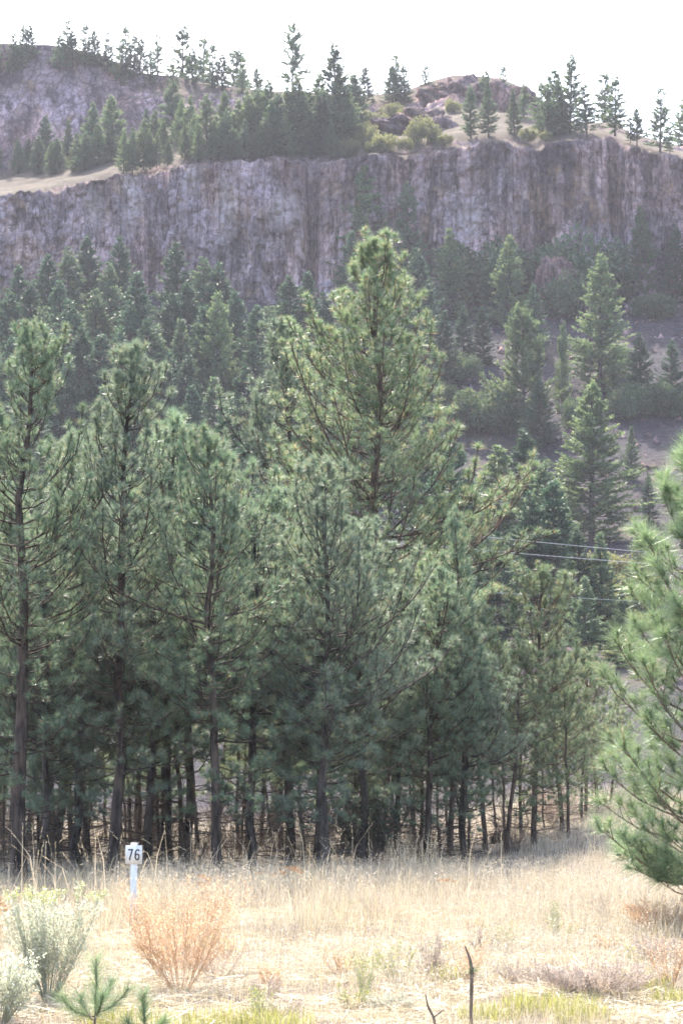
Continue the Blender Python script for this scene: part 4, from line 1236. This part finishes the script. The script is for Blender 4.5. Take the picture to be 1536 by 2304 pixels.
for i, (px, py, hgt, n) in enumerate(((20, 2110, 0.42, 9), (455, 2040, 0.40, 5), (660, 2015, 0.42, 7), (620, 2012, 0.36, 5), (1010, 2020, 0.3, 4))):
    Yd = CAM_Z * F / (py - 1750); x0 = xat(px, Yd)
    r = np.random.default_rng(500 + i)
    stems, heads = [], []
    for k in range(n):
        az = r.uniform(0, 6.28); pts = curve_branch((r.normal(0, 0.08), r.normal(0, 0.08), -0.02), az, hgt * r.uniform(0.8, 1.15), 1.35, -0.1, r, 4)
        c = pts[-1]
        Q = c + np.clip(np.stack([r.normal(0, 0.03, 60), r.normal(0, 0.03, 60), r.normal(0, 0.008, 60)], 1), -0.05, 0.05)
        q = unit(r.normal(size=Q.shape)) * 0.016; q2 = unit(r.normal(size=Q.shape)) * 0.008
        t_ = Acc(); t_.add(np.stack([Q - q2, Q + q2, Q + q], 1).reshape(-1, 3), np.arange(180).reshape(-1, 3)); heads.append(t_)
        w_ = Acc(); w_.tube(pts, 0.004, 3); stems.append(w_)
    e = empty('yarrow_weed', (x0, Yd, float(ground(x0, Yd))))
    for w_, t_ in zip(stems, heads):
        so = link('stem', w_.mesh('yarrow_stem', M['tan_weed']), e); link('flower_head', t_.mesh('yarrow_head', M['rust_weed']), so)
    tag(e, 'dried yarrow with flat rust brown flower heads at the meadow edge', 'weed', GG)

# saplings in the very foreground
def sapling(px, py_top, Y, label, seed, sides_, r0, n, nl):
    x0 = xat(px, Y); z0 = float(ground(x0, Y)); H = at(px, py_top, Y)[2] - z0
    r = np.random.default_rng(seed)
    e = empty('pine_sapling', (x0, Y, z0)); tag(e, label, 'pine sapling')
    w_, l_ = Acc(), Acc()
    pts = curve_branch((0, 0, -0.03), 0.5, H + 0.03, 1.5, 0.05, r, 8)
    w_.tube(pts, np.linspace(r0, r0 * 0.55, 8), 6)
    P = np.array([lerp_pts(pts, s)[0] for s in np.linspace(0.45, 1.0, 14)])
    needles(l_, P, np.array([[0, 0, 1.0]] * 14), np.full(14, nl), n, 0.0019, r, (0.3, 1.0), 0.15)
    tk = link('trunk', w_.mesh('sapling_trunk', M['twig'], True), e)
    link('needles', l_.mesh('sapling_needles', M['pine_near']), tk)
    for az, s in sides_:
        w_, l_ = Acc(), Acc()
        p, d = lerp_pts(pts, s)
        bp = curve_branch(p, az, H * 0.5, 0.2, 0.8, r, 5)
        w_.tube(bp, np.linspace(r0 * 0.6, r0 * 0.35, 5), 5)
        Pq = np.array([lerp_pts(bp, q)[0] for q in np.linspace(0.25, 1.0, 10)]); Dq = np.array([lerp_pts(bp, q)[1] for q in np.linspace(0.25, 1.0, 10)])
        needles(l_, Pq, Dq, np.full(10, nl * 0.9), n, 0.0019, r, (0.3, 0.95), 0.15)
        lo = link('limb', w_.mesh('sapling_limb', M['twig'], True), e)
        link('needles', l_.mesh('sapling_limb_needles', M['pine_near']), lo)


sapling(226, 2158, 15.6, 'small pine sapling with bare brown stem before the silvery bush', 601, ((3.3, 0.35), (0.1, 0.4), (2.2, 0.3), (5.0, 0.35), (1.2, 0.5)), 0.009, 40, 0.19)
sapling(332, 2235, 15.5, 'tiny upright pine sapling beside the larger sapling', 602, ((0.4, 0.3), (2.6, 0.25)), 0.008, 40, 0.15)

# dead sapling stem and twig
x0, Y0 = xat(1058, 15.8), 15.8
z0 = float(ground(x0, Y0))
e = empty('dead_sapling', (x0, Y0, z0)); tag(e, 'thin dead pine stem with hooked tip and a few needles', 'dead sapling')
p = [at(1058, 2330, Y0), at(1060, 2260, Y0), at(1061, 2185, Y0), at(1056, 2155, Y0), at(1046, 2130, Y0)]
pts = np.array([(q[0] - x0, (i % 2) * 0.01, q[2] - z0) for i, q in enumerate(p)]); pts[0, 2] = -0.03
a = Acc(); a.tube(pts, [0.013, 0.012, 0.014, 0.010, 0.005], 7)
for az, s in ((3.4, 0.50), (0.2, 0.60), (5.0, 0.42)):
    q, d = lerp_pts(pts, s); bp = curve_branch(q, az, 0.06, -0.9, 0.3, np.random.default_rng(int(az * 10)), 4); a.tube(bp, [0.006, 0.005, 0.004, 0.003], 4)
link('stem', a.mesh('dead_stem', M['twig'], True), e)
a = Acc(); needles(a, pts[2:3].repeat(3, 0), np.array([[0, 0, 1.0]] * 3), np.full(3, 0.11), 30, 0.003, np.random.default_rng(3), (0.5, 1.9), 0.1)
link('needles', a.mesh('dead_needles', M['pine_olive']), e)
x0, Y0 = xat(985, 15.7), 15.7
z0 = float(ground(x0, Y0))
p = [at(985, 2325, Y0), at(975, 2290, Y0), at(962, 2265, Y0), at(957, 2238, Y0)]
pts = np.array([(q[0] - x0, 0, q[2] - z0) for q in p]); pts[0, 2] = -0.03
a = Acc(); a.tube(pts, [0.010, 0.009, 0.007, 0.004], 6); a.tube([pts[1], pts[1] + np.array([0.07, 0.0, 0.05])], [0.006, 0.003], 4)
o = link('dead_twig', a.mesh('dead_twig', M['twig'], True), None, (x0, Y0, z0)); tag(o, 'short dark curved dead twig beside the hooked dead stem', 'twig')
